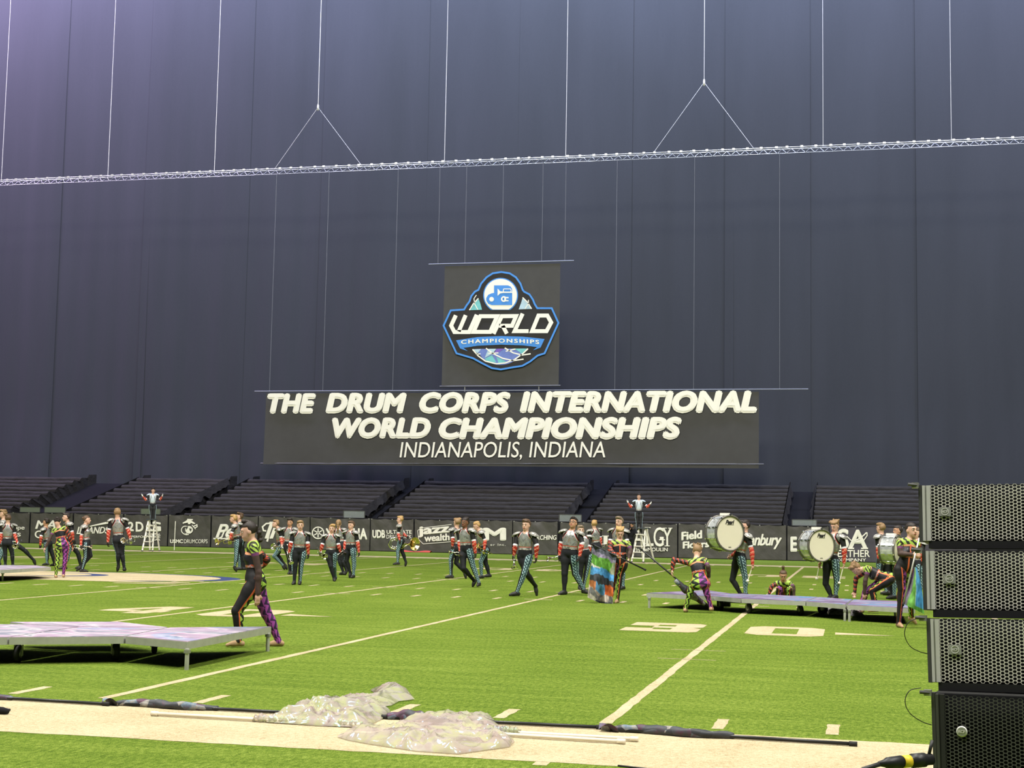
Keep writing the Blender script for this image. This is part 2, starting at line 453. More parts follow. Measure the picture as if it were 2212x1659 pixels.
for i in range(-14, 9):
    x = i*5*YD
    near = abs(i-1) < 4
    strip('yard_line', (x, 0.0), (x, 48.77), .102 if near else .11, jit=.008 if near else 0, step=.25)
for i in range(-70, 45):
    if i % 5 == 0: continue
    x = i*YD
    for y0, y1 in ((0, .61), (48.16, 48.77)):
        if -22 < i < 18 or y0 > 1: strip('tick_mark', (x, y0), (x, y1), .102, jit=.007 if y0 < 1 and abs(i-8) < 14 else 0, step=.08)
    for y0 in (18.2, 21.56, 27.2, 30.4): strip('hash_mark', (x, y0), (x, y0+.61), .102)
for i in range(-14, 9):
    for y0 in (18.5, 21.86, 27.5, 30.7): strip('hash_mark', (i*5*YD-.31, y0), (i*5*YD+.31, y0), .102)
for x, y in ((9.144, 6.0), (9.144, 7.35)): strip('hash_mark', (x-.36, y), (x+.36, y), .035)
strip('tick_mark', (gp(1195, 1645)[0]-.06, -2.05), (gp(1195, 1645)[0]-.06, -2.2), .1)
# yard numbers, block style, 1.83 m high
DIG = {'3': [[(0, 0), (.9, 0), (1, .08), (1, .42), (.88, .5), (1, .58), (1, .92), (.9, 1), (0, 1), (0, .62), (.38, .62), (.38, .76), (.62, .76), (.62, .60), (.34, .60), (.34, .42), (.62, .42), (.62, .24), (.38, .24), (.38, .36), (0, .36)]],
       '0': [[(.18, 0), (.82, 0), (1, .12), (1, .88), (.82, 1), (.5, 1), (.5, .80), (.66, .80), (.66, .20), (.34, .20), (.34, .80), (.5, .80), (.5, 1), (.18, 1), (0, .88), (0, .12)]],
       '4': [[(.55, 0), (.9, 0), (.9, .2), (1, .2), (1, .40), (.9, .40), (.9, 1), (.5, 1), (0, .42), (0, .2), (.55, .2), (.55, .40), (.30, .40), (.55, .72), (.60, .72), (.60, .2), (.55, .2)]],
       '5': [[(0, 0), (1, 0), (1, .62), (.36, .62), (.36, .80), (1, .80), (1, 1), (0, 1), (0, .44), (.64, .44), (.64, .20), (.36, .20), (.36, .32), (0, .32)]],
       '2': [[(0, 0), (1, 0), (1, .22), (.42, .22), (1, .56), (1, 1), (0, 1), (0, .66), (.36, .66), (.36, .80), (.64, .80), (.64, .60), (0, .30)]]}
def tri_poly(pts):
    from mathutils.geometry import tessellate_polygon
    return [tuple(t) for t in tessellate_polygon([[Vector((p[0], p[1], 0)) for p in pts]])]
def digit(d, x0, x1, y0, y1, flip=False):
    for poly in DIG[d]:
        pts = [((x0+(x1-x0)*(1-p[0] if flip else p[0])), (y0+(y1-y0)*(1-p[1] if flip else p[1]))) for p in poly]
        m = MB().add([(p[0], p[1], .0025) for p in pts], tri_poly(pts)); m.build('yard_number', 'turf_paint', floor)
def arrow(pts):
    MB().add([(p[0], p[1], .0025) for p in pts], [tuple(range(len(pts)))]).build('yard_arrow', 'turf_paint', floor)
# measured corners of the near numbers at the 30 give their size; the 40s, 50 and far rows repeat it
n30 = [gp(1358, 1356), gp(1523, 1348), gp(1608, 1367), gp(1778, 1375), gp(1775, 1352), gp(1620, 1353)]
YN0, YN1 = 10.45, 12.4
for xl, (a, b_) in {9.144: '30', 0.0: '40', -9.144: '50', 18.288: '20', -18.288: '40'}.items():
    digit(a, xl-1.55, xl-.36, YN0, YN1); digit(b_, xl+.36, xl+1.55, YN0, YN1)
    if xl > -9:
        s = 1
        arrow([(xl+1.72, YN0+.62), (xl+2.62, YN0+.75), (xl+1.72, YN0+1.08)])
    digit(b_, xl-1.75, xl-.36, 48.77-YN1, 48.77-YN0, True); digit(a, xl+.36, xl+1.75, 48.77-YN1, 48.77-YN0, True)
# midfield emblem seen at a grazing angle
def disc(cx, cy, rx, ry, mat, z, nm='midfield_emblem', a0=0, a1=360):
    n = 40; v = [(cx+rx*math.cos(math.radians(a0+(a1-a0)*i/n)), cy+ry*math.sin(math.radians(a0+(a1-a0)*i/n)), z) for i in range(n+1)]
    MB().add([(cx, cy, z)]+v, [(0, i+1, i+2) for i in range(n)]).build(nm, mat, floor)
ex, ey = -9.144, 23.4
disc(ex, ey, 4.55, 2.6, 'emblem_blue', .003); disc(ex-.28, ey-.08, 4.3, 2.52, 'turf_paint', .004)
disc(ex-1.4, ey+.35, 2.0, 1.15, 'emblem_blue', .005); disc(ex-1.8, ey+.35, 1.9, 1.05, 'turf_paint', .006)
MB().add([(ex-6.5, ey-2.9, .0045), (ex+4.6, ey-2.55, .0045), (ex+3.0, ey-2.2, .0045), (ex-6.5, ey-1.8, .0045)], [(0, 1, 2, 3)]).build('midfield_emblem', 'turf_paint', floor)
for k in range(3):
    q = gp(230+k*8, 1253+k*3); e = gp(440-k*30, 1256+k*3)
    strip('midfield_emblem', (q[0], q[1]), (e[0], e[1]), .28, z=.0035)

# ------------------------------------------------------------------ curtain
YC = 71.6
curtain = tag(empty('stadium_curtain', (-8, YC, 0)), 'dark navy pleated curtain hanging behind the covered stands', 'curtain')
edges = [-74, -58, -46.5, -39.5, -33, -26.3, -21, -14.6, -8.3, -1.8, 4.2, 8.6, 15, 22, 34, 48]
for i in range(len(edges)-1):
    x0, x1 = edges[i]-.25, edges[i+1]+.25; ph = random.uniform(0, 9); dy = (i % 2)*.03
    def fn(u, v, x0=x0, x1=x1, ph=ph, dy=dy):
        x = x0+(x1-x0)*u; z = 1.4+46*v**1.15; k = (1-v)**1.5
        y = YC+dy+.03*math.sin(x*1.9)*(.3+k)+.08*math.sin(x*.83+z*.02)*(.4+k)+.05*math.sin(x*4.3+ph)*k
        y += .16*mn.noise(Vector((x*.35, 1.5, z*.05)))
        pass
        if z < 8: y -= (8-z)*.045*(0.6+.5*mn.noise(Vector((x*.6, 3, 0)))) + .12*math.sin(x*3.1+ph)*(8-z)/8
        return (x+8, y-YC, z)
    MB().grid(fn, max(30, int((x1-x0)*5)), 40).build('curtain_panel', 'curtain', curtain, True)

# ------------------------------------------------------------------ covered lower stands behind the field wall
YW = 60.0
ZW = 1.76
aX = [aty(x, y, YW+.6)[0] for x, y in ((112, 1104), (372, 1108), (789, 1112), (1238, 1118), (1722, 1126), (2350, 1138))]
sec = [(-75, aX[0]-3.0)]+[(aX[i]+.75, aX[i+1]-.75) for i in range(5)]+[(aX[5]+.75, 46)]
NR, RD, RR = 10, .92, .235
names = ['far left behind the first two sponsor panels', 'left of the conductor on the left ladder', 'behind the left ladder and the large walking dancer', 'in the middle behind the tuba player',
         'right of the middle behind the right ladder', 'behind the bass drums', 'far right behind the loudspeaker stack']
for k, (x0, x1) in enumerate(sec):
    t = tag(empty('covered_stand', ((x0+x1)/2, YW+.5, 0)), 'black tarp over stepped seats '+names[k], 'stand', 'tarp covered seating sections')
    cx, n = (x0+x1)/2, max(8, int((x1-x0)*2.2))
    prof = [(0, ZW-1.0), (0, ZW-.02)]
    for r in range(NR): prof += [(r*RD+.12, ZW+r*RR+.02), (r*RD+RD-.12, ZW+r*RR+.03), (r*RD+RD, ZW+(r+1)*RR)]
    prof += [(NR*RD+.9, ZW+NR*RR+.05)]
    for r in range(NR):   # each covered row is a piece of its own
        pr = [(r*RD-.0, ZW+r*RR-.26), (r*RD, ZW+r*RR), (r*RD+.14, ZW+r*RR+.05), (r*RD+.5, ZW+r*RR+.03), (r*RD+RD+.02, ZW+r*RR+.0)]
        def fr(u, v, pr=pr, x0=x0, x1=x1, r=r):
            q = v*(len(pr)-1); i = min(int(q), len(pr)-2); f = q-i; x = x0+(x1-x0)*u
            y = pr[i][0]*(1-f)+pr[i+1][0]*f; z = pr[i][1]*(1-f)+pr[i+1][1]*f
            z += .035*mn.noise(Vector((x*.9, r*3.1, 1.0)))+.02*mn.noise(Vector((x*2.7, r*5, v*2))); y += .05*mn.noise(Vector((x*1.3, r*2.0, 7)))
            return (x-cx, y, z)
        MB().grid(fr, n, 8).build('row_cover', 'seat_tarp', t, True)
    for xs in (x0, x1):     # side drapes of the section
        mb = MB()
        v = [(xs-cx, 0, 0)]+[(xs-cx+.04*math.sin(i*2.1), a, b_+.01) for i, (a, b_) in enumerate(prof[1:])]+[(xs-cx, NR*RD+.9, 0)]
        mb.add(v, tri_poly([(q[1], q[2]) for q in v])); mb.build('side_drape', 'seat_tarp', t)
mb = MB(); mb.box((-14, YW+5.4, .45), (61, 5.2, .45)); mb.add([(-75, YW+.4, .9), (47, YW+.4, .9), (47, YW+10.4, ZW+NR*RR-.5), (-75, YW+10.4, ZW+NR*RR-.5)], [(0, 1, 2, 3)])
tag(mb.build('stand_base', 'aisle_black'), 'dark sloped base of the stands showing in the aisles', kind='structure')
mb = MB(); mb.box((-14, YW+.22, .86), (61, .14, .86))
tag(mb.build('wall_back', 'black_fabric'), 'low black field wall behind the sponsor panels', kind='structure')
# torn drape ends hanging in the aisles
for i, X in enumerate(aX[:5]):
    rs = random.Random(i)
    for s in (-1, 1):
        if i == 0 and s < 0: continue
        def fn(u, v, X=X, s=s, i=i):
            y = YW+.6+u*8.6; z0 = ZW+(u*8.6/RD)*RR
            return (X+s*(.70-.25*v*(.6+.6*mn.noise(Vector((u*9, i*4+s, 0))))), y, z0+.06-v*(.45+.25*mn.noise(Vector((u*14, i+s*2, 2)))))
        tag(MB().grid(fn, 40, 4).build('aisle_drape', 'seat_tarp', None, True), ('left' if s < 0 else 'right')+' ragged black drape edge along the '+['first', 'second', 'third', 'fourth', 'fifth'][i]+' stand aisle from the left', 'drape')

# ------------------------------------------------------------------ lettering
_TC = {}
def text2d(txt, shear=0.0, bold=0.0, space=1.0):
    key = (txt, shear, bold, space)
    if key not in _TC:
        c = bpy.data.curves.new('t', 'FONT'); c.body = txt; c.shear = shear; c.space_character = space; c.fill_mode = 'FRONT'; c.resolution_u = 4
        o = bpy.data.objects.new('t', c); COL.objects.link(o); dg = bpy.context.evaluated_depsgraph_get()
        me = bpy.data.meshes.new_from_object(o.evaluated_get(dg)); v = np.array([q.co[:2] for q in me.vertices]); f = [tuple(p.vertices) for p in me.polygons]
        bpy.data.objects.remove(o); bpy.data.curves.remove(c); bpy.data.meshes.remove(me)
        lay = np.zeros(len(v))
        if bold > 0:      # heavier weight: the glyphs struck again around a small ring
            n = len(v); sh = [(0, 0)]+[(bold*math.cos(k*math.pi/4), bold*math.sin(k*math.pi/4)) for k in range(8)]
            v = np.concatenate([v+np.array(q) for q in sh]); lay = np.repeat(np.arange(9), n); f = [tuple(i+n*k for i in q) for k in range(9) for q in f]
        lo = v.min(0); hi = v.max(0); v = (v-lo)/(hi-lo); _TC[key] = (np.concatenate([v, lay[:, None]], 1), f)
    return _TC[key]
def put_text(txt, px, Y, parent, mat='letter_white', shear=0, bold=0, space=1.0, name='lettering', off=0.02, rise=0.0, bend=0.0, disp=None, lstep=.004):
    """lettering filling the pixel box px=(x0,y0,x1,y1) on the vertical plane y=Y"""
    x0, y0, x1, y1 = px; v, f = text2d(txt, shear, bold, space)
    a, b_, c = aty(x0, y1, Y), aty(x1, y1, Y), aty(x0, y0, Y)
    pw = np.array(parent.location)
    W = []
    for u, t, ly in v:
        q = a+(b_-a)*u+(c-a)*(t+bend*(1-(2*u-1)**2)+rise*u); d = disp(q[0], q[2]) if disp else 0
        W.append((q[0]-pw[0], Y-off+d-pw[1]+ly*lstep, q[2]-pw[2]))
    return MB().add(W, f).build(name, mat, parent)
def put_poly(pts, Y, parent, mat, name='emblem', off=.02, c='X', disp=None):
    pw = np.array(parent.location); W = []
    for p in pts:
        q = aty(*cpx(c, *p), Y); d = disp(q[0], q[2]) if disp else 0
        W.append((q[0]-pw[0], Y-off+d-pw[1], q[2]-pw[2]))
    return MB().add(W, tri_poly([(q[0], q[2]) for q in W])).build(name, mat, parent)
def put_stroke(pts, wd, Y, parent, mat, name='emblem', off=.02, c='X', closed=False):
    pts = [np.array(p, float) for p in pts]; n = len(pts); A, B = [], []
    for i in range(n):
        p = pts[i]; d0 = pts[i]-pts[i-1] if (i > 0 or closed) else pts[1]-pts[0]; d1 = pts[(i+1) % n]-pts[i] if (i < n-1 or closed) else d0
        d0 = d0/np.linalg.norm(d0); d1 = d1/np.linalg.norm(d1); n0 = np.array([-d0[1], d0[0]]); n1 = np.array([-d1[1], d1[0]])
        m = n0+n1; m = m/max(1e-6, np.linalg.norm(m)); k = 1/max(.45, m@n0); A.append(p+m*wd/2*k); B.append(p-m*wd/2*k)
    pw = np.array(parent.location); W = []
    for a, b_ in zip(A, B):
        for p in (a, b_):
            q = aty(*cpx(c, *p), Y); W.append((q[0]-pw[0], Y-off-pw[1], q[2]-pw[2]))
    f = [(2*i, 2*i+2, 2*i+3, 2*i+1) for i in range(n-1)]+([(2*n-2, 0, 1, 2*n-1)] if closed else [])
    return MB().add(W, f).build(name, mat, parent)
def circ(cx, cy, r, a0=0, a1=360, n=32, ry=None):
    ry = r if ry is None else ry
    return [(cx+r*math.cos(math.radians(a0+(a1-a0)*i/n)), cy+ry*math.sin(math.radians(a0+(a1-a0)*i/n))) for i in range(n+(0 if a1-a0 == 360 else 1))]

# ------------------------------------------------------------------ sponsor panels on the field wall
def wr(x, z):
    t = max(0.0, z-.9)/.9
    return -.05*abs(mn.noise(Vector((x*1.1+z*.5, z*.5, 3))))-.04*t*abs(math.sin(x*2.7+z*1.3))+.015*mn.noise(Vector((x*3, z*3, 0)))
PAN = [(-40, 65, 'plain grey sponsor panel with small white lettering at the far left edge', 'vinyl'), (68, 158, 'sponsor panel with a half hidden white italic name behind the bent dancer', 'vinyl'),
       (161, 266, 'sponsor panel with a white swoosh over the word BRANDS', 'vinyl'), (269, 363, 'sponsor panel with block letters and the word PERFORMANCE behind the ladder', 'vinyl'),
       (366, 456, 'sponsor panel with a white eagle globe and anchor emblem', 'vinyl'), (459, 558, 'sponsor panel with white script behind the large walking dancer', 'vinyl'),
       (560, 670, 'sponsor panel with white flourished script right of the large walking dancer', 'vinyl'), (672, 800, 'sponsor panel with a round tuning fork mark and wide block letters', 'vinyl'),
       (802, 894, 'sponsor panel reading ULTIMATE DRILL behind the tuba player', 'vinyl'), (897, 1004, 'crumpled sponsor panel reading jazz wealth', 'vinyl'),
       (1006, 1107, 'sponsor panel with a big white M above small print', 'vinyl'), (1109, 1205, 'sponsor panel reading MARCHING beside the walking player', 'vinyl'),
       (1211, 1360, 'sponsor panel with serif letters mostly hidden by the flag dancer', 'vinyl'), (1362, 1463, 'sponsor panel with tall serif letters behind the right ladder', 'vinyl'),
       (1466, 1583, 'sponsor panel reading Field Floors behind the first bass drum', 'vinyl'), (1585, 1698, 'sponsor panel with white handwritten style script right of the first bass drum', 'vinyl'),
       (1701, 1790, 'sponsor panel with one block letter left of the second bass drum', 'vinyl'), (1792, 2110, 'wide purple black sponsor panel with a feather on a serif name', 'vinyl_purple')]
panels = []
for (x0, x1, lab, mat) in PAN:
    a = aty(x0, 1110, YW)[0]; b_ = aty(x1, 1110, YW)[0]; top = ZW-.05+.015*math.sin(x0)
    t = tag(empty('sponsor_panel', ((a+b_)/2, YW, 0)), lab, 'banner', 'sponsor panels along the field wall'); panels.append(t); c = (a+b_)/2
    def fn(u, v, a=a, b_=b_, top=top, c=c):
        x = a+(b_-a)*u; z = .03+(top-.03)*v; sag = .05*math.sin(math.pi*((u*3) % 1))*v**6
        return (x-c, wr(x, z), z-sag)
    MB().grid(fn, 40, 14).build('vinyl_sheet', mat, t, True)
    mb = MB(); k = max(2, int((b_-a)/1.0))
    for i in range(k+1): mb.box((a+(b_-a)*(.02+.96*i/k)-c, -.02, top-.03), (.025, .012, .025))
    tag(mb.build('grommets', 'zinc', t), kind='stuff')
def PT(i, txt, px, **k): return put_text(txt, px, YW, panels[i], disp=wr, off=.055, **k)
PT(0, 'Europe', (8, 1135, 54, 1147), bold=.01); PT(0, 's', (38, 1151, 46, 1159), bold=.01)
PT(1, 'MA', (77, 1124, 122, 1143), shear=.25, bold=.03); PT(1, 'C', (76, 1146, 92, 1163), bold=.02)
PT(2, 'BRANDS', (172, 1138, 237, 1153), shear=.3, bold=.03); PT(2, 'L', (166, 1138, 176, 1154), shear=.3, bold=.02)
put_poly([(174, 1141), (236, 1126), (236, 1131), (190, 1139)], YW, panels[2], 'letter_white', 'swoosh', .055, disp=wr)
PT(3, '2', (277, 1127, 290, 1148), bold=.04); PT(3, 'D', (294, 1127, 311, 1149), bold=.04); PT(3, 'G', (316, 1127, 349, 1149), bold=.04)
PT(3, 'DIGITAL', (317, 1152, 348, 1156.3), bold=.02); PT(3, 'PERFORMANCE', (285, 1157, 347, 1162), bold=.02); PT(3, 'GEAR', (325, 1163.5, 347, 1168), bold=.02)
PT(4, 'USMC', (368, 1165, 396.5, 1173.5), bold=.045); PT(4, 'DRUMCORPS', (398.7, 1165, 449.5, 1173.5), bold=.0)
def PP(i, pts, mat='letter_white', c='X', name='emblem', off=.06): return put_poly(pts, YW, panels[i], mat, name, off, c, wr)
PP(4, [(930, 595), (1020, 600), (1015, 620), (990, 620), (1060, 668), (1040, 680), (985, 660), (975, 680), (945, 680), (935, 655), (860, 672), (850, 660), (925, 615)], c='B')
PP(4, circ(955, 770, 62), c='B'); PP(4, [(905, 720), (940, 715), (930, 760), (905, 770)], 'banner_black', 'B', off=.066); PP(4, [(960, 745), (1000, 755), (985, 800), (965, 790)], 'banner_black', 'B', off=.066)
put_stroke(circ(895, 775, 62, 60, 300, 20), 14, YW, panels[4], 'letter_white', off=.062, c='B')
put_stroke([(1015, 720), (1080, 690), (1085, 720), (1040, 745)], 16, YW, panels[4], 'letter_white', off=.062, c='B'); put_stroke([(1000, 690), (1060, 760)], 12, YW, panels[4], 'letter_white', off=.063, c='B')
put_stroke([(870, 840), (910, 850), (950, 845)], 14, YW, panels[4], 'letter_white', off=.062, c='B')
PT(5, 'Pearl', (466, 1132, 553, 1163), shear=.35, bold=.03, space=.9); put_stroke([(462, 1163), (470, 1165), (480, 1160), (486, 1146)], 3.2, YW, panels[5], 'letter_white', off=.06)
put_stroke([(477, 1164), (512, 1161)], 2.5, YW, panels[5], 'letter_white', off=.06)
PT(6, 'Inn', (572, 1129, 640, 1164), shear=.3, bold=.02, space=.9); put_stroke([(589, 1130), (576, 1131), (568, 1138), (570, 1146), (576, 1147)], 3.2, YW, panels[6], 'letter_white', off=.06)
put_stroke([(584, 1146), (578, 1170)], 4, YW, panels[6], 'letter_white', off=.06); put_stroke([(583, 1128), (604, 1128)], 2.2, YW, panels[6], 'letter_white', off=.06)
put_stroke(circ(688, 1151, 12.3), 2.4, YW, panels[7], 'letter_white', off=.06, closed=True)
for an in (90, 210, 330, 30, 150, 270): put_stroke([(688, 1151), (688+10*math.cos(math.radians(an)), 1151-10*math.sin(math.radians(an)))], 2.2, YW, panels[7], 'letter_white', off=.06)
PT(7, 'YAMAHA', (704, 1141, 794, 1166), bold=.05)
PT(8, 'UDB', (805, 1144.5, 832.6, 1163), bold=.05); PT(8, 'ULTIMATE', (835.6, 1145, 890, 1153.5), bold=.03); PT(8, 'DRILL BOOK', (835.6, 1155, 890, 1163.4), bold=0)
PT(9, 'jazz', (904, 1138, 972, 1162), bold=.05, rise=.25); PT(9, 'wealth', (917, 1155, 972, 1171), bold=.04, rise=.2)
put_stroke([(903, 1146), (910, 1141), (950, 1136), (976, 1133)], 1.2, YW, panels[9], 'letter_white', off=.06); put_stroke([(903, 1146), (905, 1165), (915, 1175), (976, 1170)], 1.2, YW, panels[9], 'letter_white', off=.06)
PT(10, 'FM', (1012, 1140, 1094, 1168), bold=.05); PT(10, 'er Inc.', (1060, 1174, 1092.6, 1179), bold=.0, space=1.2)
PT(11, 'MARCHING', (1143, 1156, 1203, 1166.5), shear=.15, bold=.03)
PT(12, 'T', (1266, 1157, 1282, 1176), bold=.02); PT(12, 'I', (1304, 1157, 1313, 1176), bold=.02)
for bx in ((1266, 1157, 1282, 1158.5), (1301, 1157, 1316, 1158.5), (1301, 1174.5, 1316, 1176)): PP(12, [(bx[0], bx[1]), (bx[2], bx[1]), (bx[2], bx[3]), (bx[0], bx[3])], name='lettering')
PT(13, 'A', (1368, 1139, 1394, 1180), bold=.0); PT(13, 'L', (1396, 1139, 1412, 1180), bold=.01); PT(13, 'G', (1412, 1139, 1434, 1181), bold=.01); PT(13, 'Y', (1431, 1140, 1452, 1180), bold=.01)
for bx in ((1393, 1139, 1406, 1140.6), (1392, 1178.4, 1404, 1180), (1431, 1140, 1441, 1141.6), (1444, 1140, 1453, 1141.6), (1436, 1178.4, 1447, 1180), (1424, 1165, 1437, 1167)): PP(13, [(bx[0], bx[1]), (bx[2], bx[1]), (bx[2], bx[3]), (bx[0], bx[3])], name='lettering')
PT(13, 'byDeMOULIN', (1374, 1183, 1442.6, 1193.6), bold=.02)
PT(14, 'Field', (1472, 1149, 1517, 1168), bold=.05, rise=.22); PT(14, 'Floors', (1475, 1170, 1532, 1186), bold=.05, rise=.2)
PT(15, 'Stanbury', (1600, 1153, 1689, 1187), shear=.3, bold=.035, space=.92)
PT(16, 'E', (1707.5, 1159, 1722, 1192), bold=.05)
PT(17, 'S', (1809, 1142, 1834, 1187), bold=.03); PT(17, 'A', (1832, 1144, 1874, 1186), bold=.03)
for bx in ((1832, 1183, 1845, 1186), (1860, 1183, 1875, 1186)): PP(17, [(bx[0], bx[1]), (bx[2], bx[1]), (bx[2], bx[3]), (bx[0], bx[3])], name='lettering')
put_stroke([(1829, 1158), (1838, 1167), (1852, 1171), (1866, 1167), (1873, 1157), (1873, 1150)], 2.0, YW, panels[17], 'letter_white', 'feather', .07)
put_stroke([(1846, 1168), (1857, 1163), (1866, 1156), (1872, 1150)], 2.6, YW, panels[17], 'letter_white', 'feather', .072)
PT(17, 'FEATHER', (1800, 1188, 1879, 1203.6), bold=.02); PT(17, 'COMPANY', (1806, 1206, 1871, 1213), bold=.02)
# plexiglass shields on top of the wall
for (x0, y0, x1, y1, m, l) in [(43, 1096, 87, 1108, 'plexi_green', 'greenish plexiglass shield on the wall, leftmost'), (96, 1096, 142, 1108, 'plexi_green', 'greenish plexiglass shield on the wall, second from the left'),
                               (304, 1099, 347, 1112, 'plexi_green', 'greenish plexiglass shield behind the conductor on the left ladder'), (742, 1104, 788, 1118, 'plexi', 'clear plexiglass shield above the wide block letter panel'),
                               (1208, 1112, 1256, 1126, 'plexi', 'clear plexiglass shield behind the player in glasses'), (1711, 1123, 1764, 1138, 'plexi', 'clear plexiglass shield above the second bass drum')]:
    a = aty(x0, y1, YW+.2); b_ = aty(x1, y0, YW+.2); t = tag(empty('plexiglass_shield', ((a[0]+b_[0])/2, YW+.2, 1.70)), l, 'shield', 'plexiglass shields on the wall')
    hw = (b_[0]-a[0])/2; hz = max(.12, (b_[2]-1.70)/2); MB().box((0, 0, hz), (hw, .012, hz)).build('pane', m, t)
    mb = MB()
    for q in ((-hw, 0, hz, .02, .02, hz), (hw, 0, hz, .02, .02, hz), (0, 0, 2*hz, hw, .02, .015)): mb.box(q[:3], q[3:])
    mb.build('frame', 'dark_steel', t)
q = gp(925, 1192); tag(MB().grid(lambda u, v: (q[0]-.9+1.8*u, YW-1.2+.5*v, .03+.06*math.sin(math.pi*v)*(1+.5*math.sin(u*9))), 12, 4).build('red_cloth', 'red_cloth', None, True), 'crumpled red cloth on the turf below the jazz wealth panel', 'cloth')

# ------------------------------------------------------------------ hanging banners, truss, rigging
YB = 66.0
def bpos(x, y): return aty(x, y, YB)
def hang_sheet(name, x0, x1, y0, y1, parent, mat):
    a, c = bpos(x0, y1), bpos(x1, y0); pw = np.array(parent.location)
    def fn(u, v):
        x = a[0]+(c[0]-a[0])*u; z = a[2]+(c[2]-a[2])*v
        y = YB+.05*mn.noise(Vector((x*.5, 0, z*.25)))*(1-v)+.02*math.sin(x*1.3+z*.6)*(1-v)
        if u < .04: y -= .10*(1-u/.04)*(1-v)
        return (x-pw[0], y-pw[1], z-pw[2])
    MB().grid(fn, 50, 16).build(name, mat, parent, True)
t = bpos(1104, 848); big = tag(empty('hanging_banner', (t[0], YB, t[2])), 'wide dark hanging banner lettered THE DRUM CORPS INTERNATIONAL WORLD CHAMPIONSHIPS', 'banner')
hang_sheet('banner_sheet', 570, 1639.5, 846, 1003, big, 'banner_black')
pw = np.array(big.location)
for (xa, xb, yy) in ((550, 1746, 845.5),): MB().bar(bpos(xa, yy)-pw, (bpos(xb, yy)*np.array([1, 1, 0])+np.array([0, 0, bpos(xa, yy)[2]]))-pw, .035).build('top_pipe', 'wire_dim', big)
MB().bar(bpos(563, 1001)-pw, bpos(1650, 1003)-pw, .04).build('bottom_pipe', 'dark_steel', big)
for (tx, bx) in (('THE', (578, 850, 684, 894)), ('DRUM', (704, 849, 880, 894)), ('CORPS', (906, 847, 1104, 894)), ('INTERNATIONAL', (1123, 845, 1636, 893)), ('WORLD', (718, 902, 932, 948)), ('CHAMPIONSHIPS', (948, 902, 1474, 950))):
    put_text(tx, bx, YB, big, 'letter_cream', shear=.22, bold=.075, space=1.06, off=.09)
put_text('INDIANAPOLIS, INDIANA', (864, 955, 1308, 994), YB, big, 'letter_cream', shear=.17, bold=.004, off=.09)
t = bpos(1084, 568); logo = tag(empty('hanging_banner', (t[0], YB, t[2])), 'square dark hanging banner with the round blue and white WORLD CHAMPIONSHIPS crest', 'banner')
hang_sheet('banner_sheet', 955, 1210.5, 569, 833.5, logo, 'banner_black')
pw = np.array(logo.location)
MB().bar(bpos(926, 571)-pw, np.array([bpos(1240, 563)[0], YB, bpos(926, 571)[2]])-pw, .035).build('top_pipe', 'wire_dim', logo); MB().bar(bpos(950, 835)-pw, bpos(1211, 833)-pw, .045).build('bottom_pipe', 'dark_steel', logo)
OUT = [(490, 450), (520, 380), (580, 310), (650, 265), (745, 250), (840, 265), (910, 310), (960, 380), (985, 450), (1000, 470), (1060, 500), (1100, 560), (1120, 610), (1148, 655), (1310, 655), (1385, 820), (1230, 1160), (1150, 1185), (1070, 1250), (980, 1300),
       (880, 1315), (740, 1340), (640, 1325), (540, 1275), (430, 1215), (245, 1160), (100, 850), (180, 680), (330, 670), (360, 620), (390, 580), (410, 520), (450, 470)]
def LP(pts, mat, off, name='crest'): return put_poly(pts, YB, logo, mat, name, off, 'L')
def LS(pts, wd, mat, off, closed=False, name='crest'): return put_stroke(pts, wd, YB, logo, mat, name, off, 'L', closed)
LP(OUT, 'logo_black', .09); LS(OUT, 20, 'logo_blue', .11, True, 'crest_outline')
arc = [p for p in circ(738, 505, 195, 60, 480-0, 40)]
LP(circ(738, 510, 195, 123, 417, 40), 'logo_blue', .10, 'crest_disc'); LP(circ(738, 510, 183, 119, 421, 40), 'letter_cream', .11, 'crest_disc')
LP([(665, 400), (820, 400), (850, 412), (868, 440), (868, 620), (640, 620), (600, 605), (578, 570), (578, 540), (600, 505), (640, 488), (665, 484)], 'logo_blue', .12, 'crest_monogram')
LP(circ(638, 555, 26), 'letter_cream', .13, 'crest_monogram')
LP([(705, 435), (735, 466), (770, 470), (870, 470), (870, 484), (770, 484), (735, 490), (705, 516)], 'letter_cream', .13, 'crest_monogram'); LS([(775, 440), (850, 440), (858, 455), (850, 480), (775, 480), (768, 460)], 9, 'letter_cream', .132, True, 'crest_monogram')
LS(circ(775, 553, 24, 40, 320, 16), 16, 'letter_cream', .13, False, 'crest_monogram'); LP([(780, 530), (828, 530), (828, 545), (800, 545), (800, 565), (828, 565), (828, 578), (780, 578)], 'letter_cream', .131, 'crest_monogram')
LP([(390, 677), (430, 610), (490, 545), (510, 600), (530, 672)], 'logo_teal', .10, 'crest_globe'); LS([(390, 677), (430, 610), (490, 545)], 12, 'letter_cream', .12, name='crest_globe'); LS([(468, 508), (440, 550), (450, 610), (485, 672)], 9, 'letter_cream', .12, name='crest_globe')
LP([(985, 535), (1040, 590), (1085, 662), (940, 668), (965, 600)], 'logo_pale', .10, 'crest_globe'); LS([(985, 535), (1040, 590), (1085, 662)], 12, 'letter_cream', .12, name='crest_globe'); LS([(1050, 562), (1050, 600), (1010, 665)], 9, 'letter_cream', .12, name='crest_globe')
